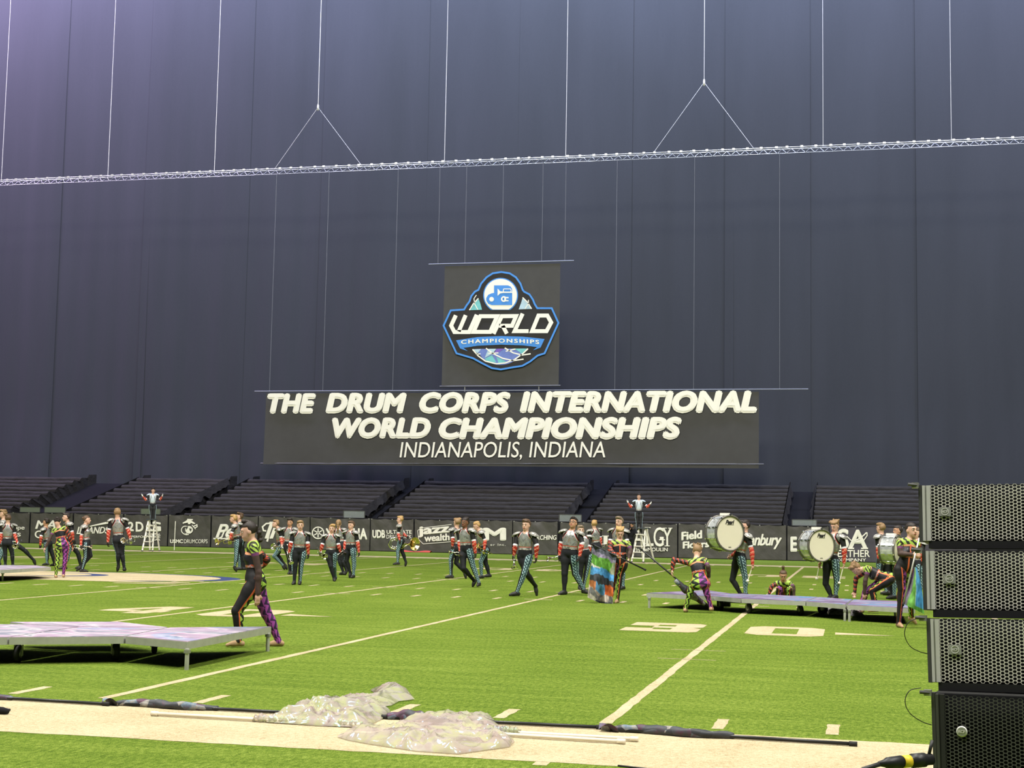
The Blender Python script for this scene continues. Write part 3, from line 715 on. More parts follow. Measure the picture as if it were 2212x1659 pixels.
for st in ([(238, 735), (185, 850), (222, 922), (385, 922), (472, 728)], [(348, 733), (270, 915)], [(512, 745), (700, 745), (622, 920), (436, 920)], [(660, 942), (752, 745), (912, 743), (866, 852), (722, 852)], [(762, 852), (808, 940)], [(985, 716), (895, 912), (1052, 912)], [(1162, 738), (1262, 738), (1304, 815), (1252, 912), (1090, 912)]):
    LS(st, 44, 'letter_cream', .12, len(st) == 4 or st[0] == (1162, 738), 'crest_word')
LP([(240, 1015), (480, 978), (740, 967), (990, 974), (1230, 1000), (1185, 1095), (1000, 1072), (740, 1063), (480, 1075), (285, 1105)], 'logo_blue', .115, 'crest_ribbon')
LP([(285, 1105), (320, 1098), (372, 1135)], 'logo_blue', .115, 'crest_ribbon'); LP([(1185, 1095), (1100, 1127), (1150, 1088)], 'logo_blue', .115, 'crest_ribbon')
c0 = cpx('L', 295, 1013); c1 = cpx('L', 1170, 1060); put_text('CHAMPIONSHIPS', (c0[0], c0[1], c1[0], c1[1]), YB, logo, 'letter_cream', bold=.04, space=1.3, off=.135, bend=.35, name='crest_word')
G_ = circ(735, 1000, 290, 22, 158, 24)
LP([(1050, 1105)]+[p for p in G_ if p[1] > 1105][0:]+[(420, 1110)], 'logo_indigo', .10, 'crest_globe')
for pts, m in (([(600, 1110), (690, 1108), (670, 1150), (560, 1210)], 'logo_pale'), ([(690, 1108), (780, 1106), (700, 1160), (660, 1150)], 'logo_violet'), ([(560, 1220), (640, 1180), (690, 1260), (600, 1262)], 'logo_teal'), ([(430, 1115), (520, 1112), (480, 1160)], 'logo_pale'), ([(870, 1106), (1040, 1106), (980, 1170), (930, 1130)], 'logo_teal'), ([(690, 1200), (800, 1250), (720, 1285)], 'logo_teal')):
    LP(pts, m, .105, 'crest_globe')
LS([(425, 1115), (490, 1190), (570, 1248), (690, 1277), (790, 1268), (890, 1232), (985, 1165), (1045, 1108)], 14, 'letter_cream', .12, name='crest_globe'); LS([(575, 1103), (650, 1160), (760, 1215), (880, 1242), (995, 1225)], 14, 'letter_cream', .12, name='crest_globe')
LS([(785, 1100), (880, 1155), (980, 1180), (1075, 1165)], 14, 'letter_cream', .12, name='crest_globe'); LS([(600, 1162), (715, 1155)], 12, 'letter_cream', .12, name='crest_globe'); LS([(795, 1138), (905, 1112)], 12, 'letter_cream', .12, name='crest_globe'); LS([(470, 1170), (515, 1165)], 10, 'letter_cream', .12, name='crest_globe')
# truss
ZT = 22.0
truss = tag(empty('lighting_truss', (-9, YB, ZT)), 'long silver box truss spanning the curtain below the hoist cables', 'truss')
X0, X1 = -36, 34
for dy, dz in ((-.2, .14), (.2, .14), (0, -.14)): MB().bar((X0, dy, dz), (X1, dy, dz), .014 if dz > 0 else .007).build('chord', 'bright_metal', truss)
mb = MB(); k = int((X1-X0)/.5)
for i in range(k):
    xa = X0+i*.5
    mb.bar((xa, -.2, .14), (xa+.25, 0, -.14), .0055, 4); mb.bar((xa+.25, 0, -.14), (xa+.5, -.2, .14), .0055, 4); mb.bar((xa, .2, .14), (xa+.25, 0, -.14), .0055, 4); mb.bar((xa+.25, 0, -.14), (xa+.5, .2, .14), .0055, 4); mb.bar((xa, -.2, .14), (xa+.5, .2, .14), .0055, 4)
tag(mb.build('lacing', 'lacing_metal', truss), kind='stuff')
mb = MB()
for i in range(int((X1-X0)/.72)): mb.box((X0+.3+i*.72+random.uniform(-.1, .1), -.2, .15), (.07, .03, .05))
tag(mb.build('clamps', 'bright_metal', truss), kind='stuff')
def cable(name, pts, r, mat, lab, grp): return tag(MB().tube(pts, r, 6).build(name, mat), lab, 'cable', grp)
GT = 'hoist cables above the truss'
def up(xb, yb, lab):
    b_ = bpos(xb, yb); return cable('hoist_cable', [(b_[0], YB, ZT+.15), (b_[0], YB, 47)], .017, 'wire', lab, GT)
for i, (xb, yb) in enumerate(((3, 388), (233, 379), (463, 370), (960, 350), (1222, 340), (1778, 312), (2055, 297))):
    up(xb, yb, 'thin straight hoist cable above the truss, '+['first', 'second', 'third', 'fourth', 'fifth', 'sixth', 'seventh'][i]+' from the left')
for (ax_, ay_, l, r_, nm) in ((687, 232, (593, 367), (781, 358), 'left'), (1521, 178, (1411, 330), (1629, 319), 'right')):
    a = bpos(ax_, ay_); t = tag(empty('bridle', (a[0], YB, ZT+.16)), nm+' inverted V rigging bridle holding the truss below one cable', 'rigging', 'rigging bridles'); z = a[2]-ZT-.16
    MB().bar((0, 0, z), (0, 0, 47-ZT), .019).build('hoist_line', 'wire', t)
    for e in (l, r_): MB().bar((0, 0, z), (bpos(*e)[0]-a[0], 0, 0), .013).build('sling', 'wire', t)
    MB().lathe([(-.2, .01), (-.16, .05), (0, .07), (.14, .05), (.2, .01)], (0, 0, z), (0, 0, 1), 10).build('shackle', 'bright_metal', t, True)
for i, (xa, yb) in enumerate(((582, 846), (697, 845), (848, 845), (1328, 843), (1498, 842), (1684, 842))):
    b_ = bpos(xa, yb); cable('banner_line', [(b_[0], YB, b_[2]), (b_[0], YB, ZT-.1)], .013, 'wire_dim', 'thin line from the truss down to the wide banner, '+['first', 'second', 'third', 'fourth', 'fifth', 'sixth'][i]+' from the left', 'lines holding the wide banner')
for i, (xa, yb) in enumerate(((946, 570), (1004, 570), (1084, 568), (1170, 566), (1220, 564))):
    b_ = bpos(xa, yb); cable('banner_line', [(b_[0], YB, b_[2]), (b_[0], YB, ZT-.1)], .013, 'wire_dim', 'thin line from the truss down to the crest banner, '+['first', 'second', 'third', 'fourth', 'fifth'][i]+' from the left', 'lines holding the crest banner')
for i, xa in enumerate((1004, 1164)):
    a, b_ = bpos(xa, 835), bpos(xa, 846); cable('banner_link', [a, (a[0], YB, b_[2])], .03, 'zinc', ('left', 'right')[i]+' short link between crest banner and wide banner', 'links between the two banners')

# ------------------------------------------------------------------ people: one continuous body surface from blended tapered volumes
def surfnet(d, o, h):
    s = d < 0
    c = [s[i:d.shape[0]-1+i, j:d.shape[1]-1+j, k:d.shape[2]-1+k] for i in (0, 1) for j in (0, 1) for k in (0, 1)]
    cnt = sum(q.astype(np.int8) for q in c); mask = (cnt > 0) & (cnt < 8); idx = np.argwhere(mask)
    vid = -np.ones(mask.shape, np.int64); vid[tuple(idx.T)] = np.arange(len(idx))
    acc = np.zeros((len(idx), 3)); num = np.zeros(len(idx)); C = [(i, j, k) for i in (0, 1) for j in (0, 1) for k in (0, 1)]
    for a in range(8):
        for b in range(a+1, 8):
            if sum(abs(p-q) for p, q in zip(C[a], C[b])) != 1: continue
            ia, ib = idx+C[a], idx+C[b]; da, db = d[tuple(ia.T)], d[tuple(ib.T)]; m = (da < 0) != (db < 0)
            t = np.where(m, da/np.where(m, da-db, 1), 0)[:, None]
            acc += np.where(m[:, None], ia+(ib-ia)*t, 0); num += m
    V = o+h*acc/num[:, None]; Fs = []
    for ax in range(3):
        e = np.zeros(3, int); e[ax] = 1; e1 = np.zeros(3, int); e1[(ax+1) % 3] = 1; e2 = np.zeros(3, int); e2[(ax+2) % 3] = 1
        sl0 = [slice(0, n) for n in d.shape]; sl1 = list(sl0); sl0[ax] = slice(0, d.shape[ax]-1); sl1[ax] = slice(1, d.shape[ax])
        a, b = s[tuple(sl0)], s[tuple(sl1)]; p = np.argwhere(a != b); ins = a[tuple(p.T)]
        ok = (p[:, (ax+1) % 3] > 0) & (p[:, (ax+2) % 3] > 0) & (p[:, (ax+1) % 3] < d.shape[(ax+1) % 3]-1) & (p[:, (ax+2) % 3] < d.shape[(ax+2) % 3]-1)
        p, ins = p[ok], ins[ok]
        q = [vid[tuple((p-x).T)] for x in (0*e1, e1, e1+e2, e2)]
        f = np.stack(q, 1); f[~ins] = f[~ins][:, ::-1]; Fs.append(f)
    return V, np.concatenate(Fs)
class Sdf:
    def __init__(s): s.p = []
    def cone(s, a, b, ra, rb, lab, k=.02): s.p.append(('c', np.array(a, float), np.array(b, float), ra, rb, lab, k))
    def ell(s, c, R, r, lab, k=.03): s.p.append(('e', np.array(c, float), np.array(R, float), np.array(r, float), None, lab, k))
    @staticmethod
    def dist(q, X):
        if q[0] == 'c':
            a, b, ra, rb = q[1:5]; v = b-a; L = v@v+1e-12; w = [X[i]-a[i] for i in range(3)]
            t = np.clip((w[0]*v[0]+w[1]*v[1]+w[2]*v[2])/L, 0, 1)
            return np.sqrt((w[0]-t*v[0])**2+(w[1]-t*v[1])**2+(w[2]-t*v[2])**2)-(ra+(rb-ra)*t)
        c, R, r = q[1:4]; w = [X[i]-c[i] for i in range(3)]; u = [R[j][0]*w[0]+R[j][1]*w[1]+R[j][2]*w[2] for j in range(3)]
        k0 = np.sqrt((u[0]/r[0])**2+(u[1]/r[1])**2+(u[2]/r[2])**2); k1 = np.sqrt((u[0]/r[0]**2)**2+(u[1]/r[1]**2)**2+(u[2]/r[2]**2)**2)
        return k0*(k0-1)/(k1+1e-6)
    def bb(s, q):
        if q[0] == 'c': m = max(q[3], q[4]); return np.minimum(q[1], q[2])-m, np.maximum(q[1], q[2])+m
        m = np.sqrt(((q[2]*q[3][:, None])**2).sum(0)); return q[1]-m, q[1]+m
    def mesh(s, h, post=None):
        B = [s.bb(q) for q in s.p]; lo = np.min([b[0] for b in B], 0)-3*h; hi = np.max([b[1] for b in B], 0)+3*h
        n = np.ceil((hi-lo)/h).astype(int)+1; d = np.ones(n)
        G = [lo[i]+h*np.arange(n[i]) for i in range(3)]
        for q, (l, u) in zip(s.p, B):
            m = q[6]+2.5*h; i0 = np.maximum(0, np.floor((l-m-lo)/h).astype(int)); i1 = np.minimum(n, np.ceil((u+m-lo)/h).astype(int)+1)
            X = (G[0][i0[0]:i1[0], None, None], G[1][None, i0[1]:i1[1], None], G[2][None, None, i0[2]:i1[2]])
            e = s.dist(q, X); sl = tuple(slice(i0[i], i1[i]) for i in range(3)); a = d[sl]; k = q[6]
            hh = np.maximum(k-np.abs(a-e), 0)/k; d[sl] = np.minimum(a, e)-hh*hh*k*.25
        if post is not None: d = post(d, G)
        V, Fc = surfnet(d, lo, h); return V, Fc
    def labels(s, V):
        X = V.T; D = np.stack([s.dist(q, X) for q in s.p]); i = D.argmin(0); return np.array([q[5] for q in s.p])[i], i
def nrm(v): return v/(np.linalg.norm(v)+1e-12)
def mesh_np(name, V, Fc, mats, parent=None, mi=None, pc=None, smooth=True):
    me = bpy.data.meshes.new(name); me.vertices.add(len(V)); me.vertices.foreach_set('co', np.asarray(V, np.float32).ravel())
    me.loops.add(Fc.size); me.loops.foreach_set('vertex_index', Fc.astype(np.int32).ravel()); me.polygons.add(len(Fc)); k = Fc.shape[1]
    me.polygons.foreach_set('loop_start', np.arange(0, Fc.size, k, dtype=np.int32)); me.polygons.foreach_set('loop_total', np.full(len(Fc), k, np.int32))
    for m in (mats if isinstance(mats, list) else [mats]): me.materials.append(M(m))
    if mi is not None: me.polygons.foreach_set('material_index', mi.astype(np.int32))
    if smooth: me.polygons.foreach_set('use_smooth', np.ones(len(Fc), bool))
    if pc is not None: a = me.attributes.new('pc', 'FLOAT_VECTOR', 'POINT'); a.data.foreach_set('vector', np.asarray(pc, np.float32).ravel())
    me.update(calc_edges=True); me.validate(); return link(name, me, parent)
def vnormals(V, Fc):
    a = V[Fc[:, 2]]-V[Fc[:, 0]]; b = V[Fc[:, 3]]-V[Fc[:, 1]]; n = np.cross(a, b); N = np.zeros_like(V)
    for i in range(4): np.add.at(N, Fc[:, i], n)
    return N/(np.linalg.norm(N, axis=1)[:, None]+1e-12)
def sub(V, Fc, mask, pc=None):
    f = Fc[mask]; u, inv = np.unique(f, return_inverse=True); return V[u], inv.reshape(f.shape), (None if pc is None else pc[u])

PEOPLE = {}
def person(key, label, outfit, c, g, face, head, neck, pel, aL, aR, lL, lR, H=1.75, skin='skin_light', hair=('short', 'hair_brown'), hface=None, htilt=0.0, lift=None, fem=False, fat=1.0, h=.0155, grip='LR', gdd=0.0, glasses=False, glove=None, swap=False, bulk=1.0):
    """Joints are read from the photograph: (x, y) in crop c, plus a depth offset in metres where given. aX=[elbow, hand], lX=[knee, ankle, toe]."""
    S = H/1.75
    B = gp(*cpx(c, *g)); ay = nrm(np.array([B[0]-CAM[0], B[1]-CAM[1], 0])); ax = np.array([ay[1], -ay[0], 0]); B = B+ay*gdd
    def P(x, y, d=0.0):
        r_ = ray(*cpx(c, x, y)); t = ((B-CAM)@ay+d)/(r_@ay); q = CAM+r_*t-B; return np.array([q@ax, d, q[2]])
    fa = math.radians(face); Fd = np.array([math.sin(fa), -math.cos(fa), 0]); L = np.array([-Fd[1], Fd[0], 0])
    hd = P(*head[:2], head[2] if len(head) > 2 else 0); nk = P(*neck[:2], neck[2] if len(neck) > 2 else 0); pv = P(*pel[:2], pel[2] if len(pel) > 2 else 0)
    up = nrm(nk-pv); L2 = nrm(L-up*(L@up)); F2 = np.cross(L2, up)
    nk = hd+nrm(nk-hd)*min(max(np.linalg.norm(nk-hd), .17*S), .22*S)
    tl = np.linalg.norm(nk-pv); pv = nk-nrm(nk-pv)*min(max(tl, .46*S), .56*S); up = nrm(nk-pv); tl = np.linalg.norm(nk-pv)
    sw = (.165 if fem else .19)*S; hw = (.095 if fem else .088)*S
    sd = Sdf(); bd = np.array([L2, F2, up])
    # torso
    chest = nk-up*.17*S; R = bd
    sd.ell(nk-up*.16*S, R, np.array([.150*fat if not fem else .134*bulk, .105*fat if not fem else .097*bulk, .17])*S, 1, .05)
    sd.ell(nk-up*.31*S, R, np.array([.140*fat if not fem else .116*bulk, .102*fat**1.3 if not fem else .090*bulk, .15])*S, 1, .06)
    sd.ell(pv+up*.03*S, R, np.array([.150*fat if not fem else .158*bulk, .105*fat if not fem else .112*bulk, .125])*S, 2, .06)
    sd.cone(nk-up*.055*S+L2*sw*.85, nk-up*.055*S-L2*sw*.85, .058*S, .058*S, 1, .05)
    sd.cone(nk-up*.02*S, nk-up*.05*S+L2*sw*.5, .055*S, .05*S, 1, .05); sd.cone(nk-up*.02*S, nk-up*.05*S-L2*sw*.5, .055*S, .05*S, 1, .05)
    for s in (-1, 1):
        sd.ell(pv-up*.045*S-F2*.055*S+L2*s*.065*S, R, np.array([.085, .085, .10])*S*(1.12 if fem else 1), 2, .04)
        if fem: sd.ell(nk-up*.20*S+F2*.075*S+L2*s*.062*S, R, np.array([.062, .06, .062])*S, 1, .04)
    # head
    ha = math.radians(face if hface is None else hface); HF = np.array([math.sin(ha), -math.cos(ha), 0]); HL = np.array([-HF[1], HF[0], 0]); ti = math.radians(htilt)
    HU = np.array([0, 0, 1.])*math.cos(ti)-HF*math.sin(ti); HF = np.cross(HL, HU); HR = np.array([HL, HF, HU])
    S0 = S; S = S*1.07
    def hp(l, f, u, S=S): return hd+(HL*l+HF*f+HU*u)*S
    sd.ell(hp(0, -.012, .022), HR, np.array([.074, .094, .092])*S, 0, .02); sd.ell(hp(0, .018, -.045), HR, np.array([.058, .070, .070])*S, 0, .03)
    sd.cone(hp(.0, .060, -.092), hp(.0, .062, -.092), .024*S, .024*S, 0, .02); sd.cone(hp(0, .086, .012), hp(0, .104, -.026), .010*S, .014*S, 0, .012)
    sd.cone(hp(-.035, .078, .030), hp(.035, .078, .030), .014*S, .014*S, 0, .015); sd.cone(hp(-.018, .082, -.058), hp(.018, .082, -.058), .012*S, .012*S, 0, .012)
    for s in (-1, 1): sd.ell(hp(s*.075, -.01, -.012), HR, np.array([.012, .024, .032])*S, 0, .008)
    sd.cone(hp(0, -.022, -.06), nk-up*.03*S, .050*S*(.88 if fem else 1), .056*S*(.88 if fem else 1), 0, .03)
    SH = S; S = S0
    # arms
    seg = {}
    def limb(lab, a, b, ra, rb, out, v0): seg[lab] = (a, b, out, v0); sd.cone(a, b, ra, rb, lab, .022)
    for sgn, A, b0 in ((1, aL, 3), (-1, aR, 6)):
        sh = nk-up*.06*S+L2*sgn*sw
        if A is None: A = [(None,)]
        el = sh-up*.28*S+L2*sgn*.05*S if A[0][0] is None else P(A[0][0], A[0][1], sh[1]+(A[0][2] if len(A[0]) > 2 else 0))
        hn = el-up*.25*S+F2*.06*S if len(A) < 2 else P(A[1][0], A[1][1], el[1]+(A[1][2] if len(A[1]) > 2 else 0))
        d1 = el-sh; l1 = np.linalg.norm(d1)
        if l1 > .34*S: el = sh+d1/l1*.34*S
        if l1 < .26*S:   # foreshortened upper arm: put the missing length into depth
            dz = math.sqrt((.27*S)**2-l1*l1); el = el+np.array([0, dz*(.6 if A[0][0] is not None and len(A[0]) > 2 and A[0][2] > 0 else -.35), 0])
        d2 = hn-el; l2 = np.linalg.norm(d2); l2c = min(max(l2, .25*S), .34*S); hn = el+d2/(l2+1e-9)*l2c; dr = nrm(hn-el)
        wr_ = hn-dr*.065*S
        limb(b0, sh, el, .058*S*(.82 if fem else 1), .044*S*(.86 if fem else 1), L2*sgn, 0); limb(b0+1, el, wr_, .044*S*(.86 if fem else 1), .030*S, L2*sgn, np.linalg.norm(el-sh))
        sd.cone(el+dr*.07*S, el+dr*.08*S, .045*S*(.85 if fem else 1), .043*S*(.85 if fem else 1), b0+1, .03)
        n_ = nrm(np.cross(dr, np.cross(-L2*sgn+F2*.3, dr))); la = np.cross(dr, n_); Hr = np.array([la, dr, n_])
        sd.ell(hn-dr*.01*S, Hr, np.array([.040, .050, .020])*S, b0+2, .015)
        cu = .95 if ('L' if sgn > 0 else 'R') in grip else .35
        for i, ln in enumerate((.040, .046, .043, .034)):
            f0 = hn+dr*.025*S+la*(i-1.5)*.0195*S; f1 = f0+(dr*math.cos(cu*.5)+n_*math.sin(cu*.5))*ln*S; f2 = f1+(dr*math.cos(cu*1.7)+n_*math.sin(cu*1.7))*ln*.95*S
            sd.cone(f0, f1, .0105*S, .0095*S, b0+2, .006); sd.cone(f1, f2, .0095*S, .008*S, b0+2, .006)
        t0 = hn-dr*.03*S+la*.036*S; t1 = t0+(dr*.7+la*.55+n_*.3)*.040*S; t2 = t1+(dr*.8+n_*.6)*.032*S
        sd.cone(t0, t1, .013*S, .011*S, b0+2, .008); sd.cone(t1, t2, .011*S, .009*S, b0+2, .006)
        PEOPLE.setdefault(key, {})['hand'+('L' if sgn > 0 else 'R')] = hn; PEOPLE[key]['dir'+('L' if sgn > 0 else 'R')] = dr
    # legs
    tk = (1.08*bulk if fem else 1.04)*fat**.5
    for sgn, G_, b0 in ((1, lL, 9), (-1, lR, 12)):
        hp_ = pv-up*.04*S+L*sgn*hw
        kn = P(G_[0][0], G_[0][1], hp_[1]+(G_[0][2] if len(G_[0]) > 2 else 0)); an = P(G_[1][0], G_[1][1], kn[1]+(G_[1][2] if len(G_[1]) > 2 else 0))
        if len(G_) > 2: toe = P(G_[2][0], G_[2][1], an[1]+(G_[2][2] if len(G_[2]) > 2 else 0))
        else: toe = an+Fd*.15*S-np.array([0, 0, .055*S])
        dzf = an[2]-toe[2]; hv_ = (toe-an)*np.array([1, 1, 0])
        if dzf < .105*S: toe = an+(nrm(hv_) if np.linalg.norm(hv_) > .06 else Fd)*.155*S-np.array([0, 0, .050*S])
        td = toe-an; tl_ = np.linalg.norm(td); toe = an+td/(tl_+1e-9)*min(max(tl_, .13*S), .19*S)
        limb(b0, hp_, kn, .088*S*tk, .056*S*tk, L2*sgn, 0); limb(b0+1, kn, an, .053*S*tk, .034*S, L2*sgn, np.linalg.norm(kn-hp_))
        sh_ = nrm(an-kn); bk = -F2-sh_*(-F2@sh_); bk = nrm(bk)
        sd.cone(kn+sh_*.09*S+bk*.018*S, kn+sh_*.18*S+bk*.014*S, .050*S*tk, .044*S*tk, b0+1, .03); sd.cone(hp_+(kn-hp_)*.25, hp_+(kn-hp_)*.3, .082*S*tk, .080*S*tk, b0, .04)
        fd = nrm(toe-an); heel = an-np.array([fd[0], fd[1], 0])*.045*S-np.array([0, 0, .03*S])
        ff = .82 if outfit == 'guard' else 1.0; sd.cone(an, heel, .038*S*ff, .032*S*ff, b0+2, .02); sd.cone(heel, an+(toe-an)*.5-np.array([0, 0, .012*S]), .032*S*ff, .037*S*ff, b0+2, .02); sd.cone(an+(toe-an)*.4, toe, .038*S*ff, .024*S*ff, b0+2, .02)
    V, Fc = sd.mesh(h*S); lab, pi = sd.labels(V)
    zmin = V[:, 2].min(); base = B.copy(); base[2] = (-zmin if lift is None else lift-zmin)
    if lift is None and abs(zmin) > .35: base[2] = -zmin
    me_o = mesh_np('person', V, Fc, skin)
    me_o.matrix_world = Matrix(((ax[0], ay[0], 0, base[0]), (ax[1], ay[1], 0, base[1]), (0, 0, 1, base[2]), (0, 0, 0, 1)))
    tag(me_o, label, 'person', {'musician': 'uniformed brass players', 'drummer': 'bass drummers', 'major': 'conductors on ladders', 'guard': 'costumed dancers', 'black': None}[outfit])
    PEOPLE[key].update(o=me_o, nk=nk, pv=pv, up=up, L=L2, F=F2, S=S, ax=ax, ay=ay, base=base, hd=hd, P=P, zmin=zmin)
    # limb coordinates for the costume prints
    pc = np.zeros_like(V); tor = (lab == 1) | (lab == 2); w_ = V-pv
    pc[tor] = np.stack([w_[tor]@L2, w_[tor]@F2, w_[tor]@up], 1)/S
    for l_, (a, b, out, v0) in seg.items():
        m = lab == l_; d = nrm(b-a); w2 = V[m]-a; t = w2@d; rd = w2-t[:, None]*d; rd = rd/(np.linalg.norm(rd, axis=1)[:, None]+1e-9)
        o_ = nrm(out-d*(out@d)); f_ = np.cross(o_, d) if (np.cross(o_, d)@F2) > 0 else -np.cross(o_, d)
        pc[m] = np.stack([rd@o_, rd@f_, (t+v0)/S], 1)
    for l_, ref in ((11, 10), (14, 13)): pc[lab == l_, 2] = .9
    if outfit == 'guard':     # the leggings print runs on over the hips
        m = tor & (pc[:, 2] < .19); sg = np.where(pc[m, 0] > 0, 1.0, -1.0); rr = np.hypot(pc[m, 0], pc[m, 1])+1e-6
        hipz = pc[m, 2].copy(); ox, oy = np.abs(pc[m, 0])/rr, pc[m, 1]/rr; sgv = np.zeros(len(V)); sgv[m] = sg
        pcl = pc.copy(); pcl[m] = np.stack([ox, oy, .25-hipz], 1)
    else: pcl = pc; sgv = np.zeros(len(V))
    N = vnormals(V, Fc); fl = lab[Fc[:, 0]]; fz = pc[Fc, 2].mean(1); ftor = tor[Fc].all(1)
    def wear(name, mask, off, mats, mi=None):
        if name == 'belt':     # keep the one closed band
            f0 = Fc[mask]
            if not len(f0): return
            ids = np.arange(len(V))
            for _ in range(400):
                m_ = ids[f0].min(1); new = ids.copy(); np.minimum.at(new, f0.ravel(), np.repeat(m_, 4))
                if (new == ids).all(): break
                ids = new
            lab_, ct = np.unique(ids[f0[:, 0]], return_counts=True); mask = mask.copy(); mask[np.where(mask)[0][ids[f0[:, 0]] != lab_[ct.argmax()]]] = False
        v, f, p_ = sub(V+N*off, Fc, mask, pcl if name == 'leggings' else pc)
        if len(f): return mesh_np(name, v, f, mats, me_o, None if mi is None else mi[mask], p_)
    hem = .19 if outfit == 'guard' else .13
    low = (ftor & (fz < hem)) | ((fl == 1) & (fz < hem)) | (fl == 2) & (fz < hem) | np.isin(fl, (9, 10, 12, 13))
    upm = ((fl == 1) | (fl == 2)) & ~low; lr = np.where(np.isin(fl, (12, 13)), 1, 0); lr = np.where((fl == 2) | (fl == 1), 2, lr)
    if outfit in ('musician', 'drummer', 'major'):
        wear('tunic', upm, .010, 'tunic_white' if outfit == 'major' else 'tunic_silver')
        wear('trousers', low, .007, ['trouser_left', 'trouser_right', 'trouser_black'] if outfit != 'major' else ['trouser_major', 'trouser_major', 'trouser_black'], lr)
        wear('belt', ((fl == 1) | (fl == 2)) & (fz > hem-.028) & (fz < hem+.026), .014, 'pad_silver')
        for s, ls in (('L', (3, 4)), ('R', (6, 7))): wear('sleeve', np.isin(fl, ls), .007, 'sleeve_red')
        for s, l_ in (('L', 5), ('R', 8)):
            gm = glove or {'musician': 'black_glove', 'major': 'white_glove', 'drummer': None}[outfit]
            if gm: wear('glove', fl == l_, .004, gm)
        for l_ in (11, 14): wear('shoe', fl == l_, .006, 'black_shoe')
        for s in (-1, 1):
            sh = nk-up*.025*S+L2*s*(sw+.012); o3 = nrm(L2*s*.93-up*.36); u3 = nrm(np.cross(o3, F2)*s*-1); u3 = u3 if u3@up > 0 else -u3
            mb = MB(); mb.ell(sh, np.array([.112, .100, .048])*S, [o3, F2, u3], 14, 7, 0, 0, .56); mb.ell(sh-u3*.010, np.array([.128, .112, .016])*S, [o3, F2, u3], 14, 4, 0, .25, .75)
            mb.build('shoulder_pad', 'pad_pale' if outfit == 'major' else 'pad_silver', me_o, True)
    elif outfit == 'guard':
        wear('bodice', upm & (fz > .19), .006, 'bodice'); wear('waistband', ((fl == 1) | (fl == 2)) & (fz > .175) & (fz < .212), .011, 'waistband')
        wear('leggings', low, .005, ['dance_left', 'dance_right', 'trouser_black'], np.where(lr == 2, np.where(sgv[Fc[:, 0]] < 0, 1, 0), lr))
        wear('sleeve', np.isin(fl, (3, 4)), .005, 'sleeve_scale' if swap else 'sleeve_sheer'); wear('sleeve', np.isin(fl, (6, 7)), .005, 'sleeve_sheer' if swap else 'sleeve_scale')
        for l_ in (11, 14): wear('dance_shoe', fl == l_, .005, 'tan_shoe')
    else:
        wear('jacket', upm, .012, 'black_fabric'); wear('trousers', low, .008, 'black_fabric')
        for ls in ((3, 4), (6, 7)): wear('sleeve', np.isin(fl, ls), .010, 'black_fabric')
        for l_ in (11, 14): wear('shoe', fl == l_, .006, 'black_shoe')
    S = SH
    # hair
    kind, hm = hair; hs = Sdf(); fem_h = kind != 'short'
    hs.ell(hp(0, -.016, .030), HR, np.array([.086, .105, .100])*S*(1.0 if not fem_h else .97), 0, .02)
    if kind == 'short':
        rs = random.Random(key); sw_ = rs.uniform(-.03, .03)
        for i in range(9): hs.ell(hp(sw_+rs.uniform(-.045, .045), rs.uniform(-.07, .065), .088+rs.uniform(0, .020)), HR, np.array([.036, .040, .026])*S, 0, .025)
        for s in (-1, 1): hs.ell(hp(s*.052, -.05, .02), HR, np.array([.036, .05, .06])*S, 0, .02)
    if kind == 'tousled':
        rs = random.Random(key)
        for i in range(18): hs.cone(hp(rs.uniform(-.06, .06), rs.uniform(-.09, .06), .085), hp(rs.uniform(-.085, .085), rs.uniform(-.11, .085), rs.uniform(.10, .125)), .026*S, .014*S, 0, .02)
    def cut(d, G):
        X = np.stack(np.meshgrid(*G, indexing='ij'), -1)-hd; f = (X@HF)/S; u = (X@HU)/S; l = (X@HL)/S
        face_ = np.minimum(f-(.018-np.abs(l)*.25), .062-u); return np.maximum(np.maximum(d, face_*S), (-.055-u-f*.25)*S)
    hv, hf_ = hs.mesh(.011*S, cut); ho = mesh_np('hair', hv, hf_, hm, me_o)
    if kind in ('bun', 'bun_high', 'braid', 'ponytail'):
        e = Sdf(); rs = random.Random(key)
        if kind == 'bun': e.ell(hp(0, -.105, .05), HR, np.array([.038, .036, .038])*S, 0)
        if kind == 'bun_high': e.cone(hp(0, -.03, .11), hp(0, -.04, .18), .034*S, .024*S, 0); e.ell(hp(0, -.035, .19), HR, np.array([.03, .03, .03])*S, 0)
        if kind == 'braid':
            for i in range(9):
                a = i/8; e.ell(hp(.008*(-1)**i, .03-.16*math.sin(a*1.9), .135-.28*a**1.5), HR, np.array([.030, .034, .028])*S, 0, .012)
        if kind == 'ponytail':
            for i in range(6): e.cone(hp(0, -.11-.02*math.sin(i*.6), .04-i*.055), hp(0, -.12-.02*math.sin(i*.6+.6), -.015-i*.055), (.036-.003*i)*S, (.034-.003*i)*S, 0, .01)
        ev, ef = e.mesh(.010*S); mesh_np({'bun_high': 'bun'}.get(kind, kind), ev, ef, hm, me_o)
    if kind == 'cap':
        mb = MB(); mb.ell(hp(0, -.01, .05), np.array([.09, .108, .085])*S, HR, 16, 6, 0, 0, .5); mb.ell(hp(0, .11, .045), np.array([.06, .06, .008])*S, HR, 12, 6); mb.build('cap', 'black_fabric', me_o, True)
    # face
    fdir = HF@np.array([0, -1, 0])
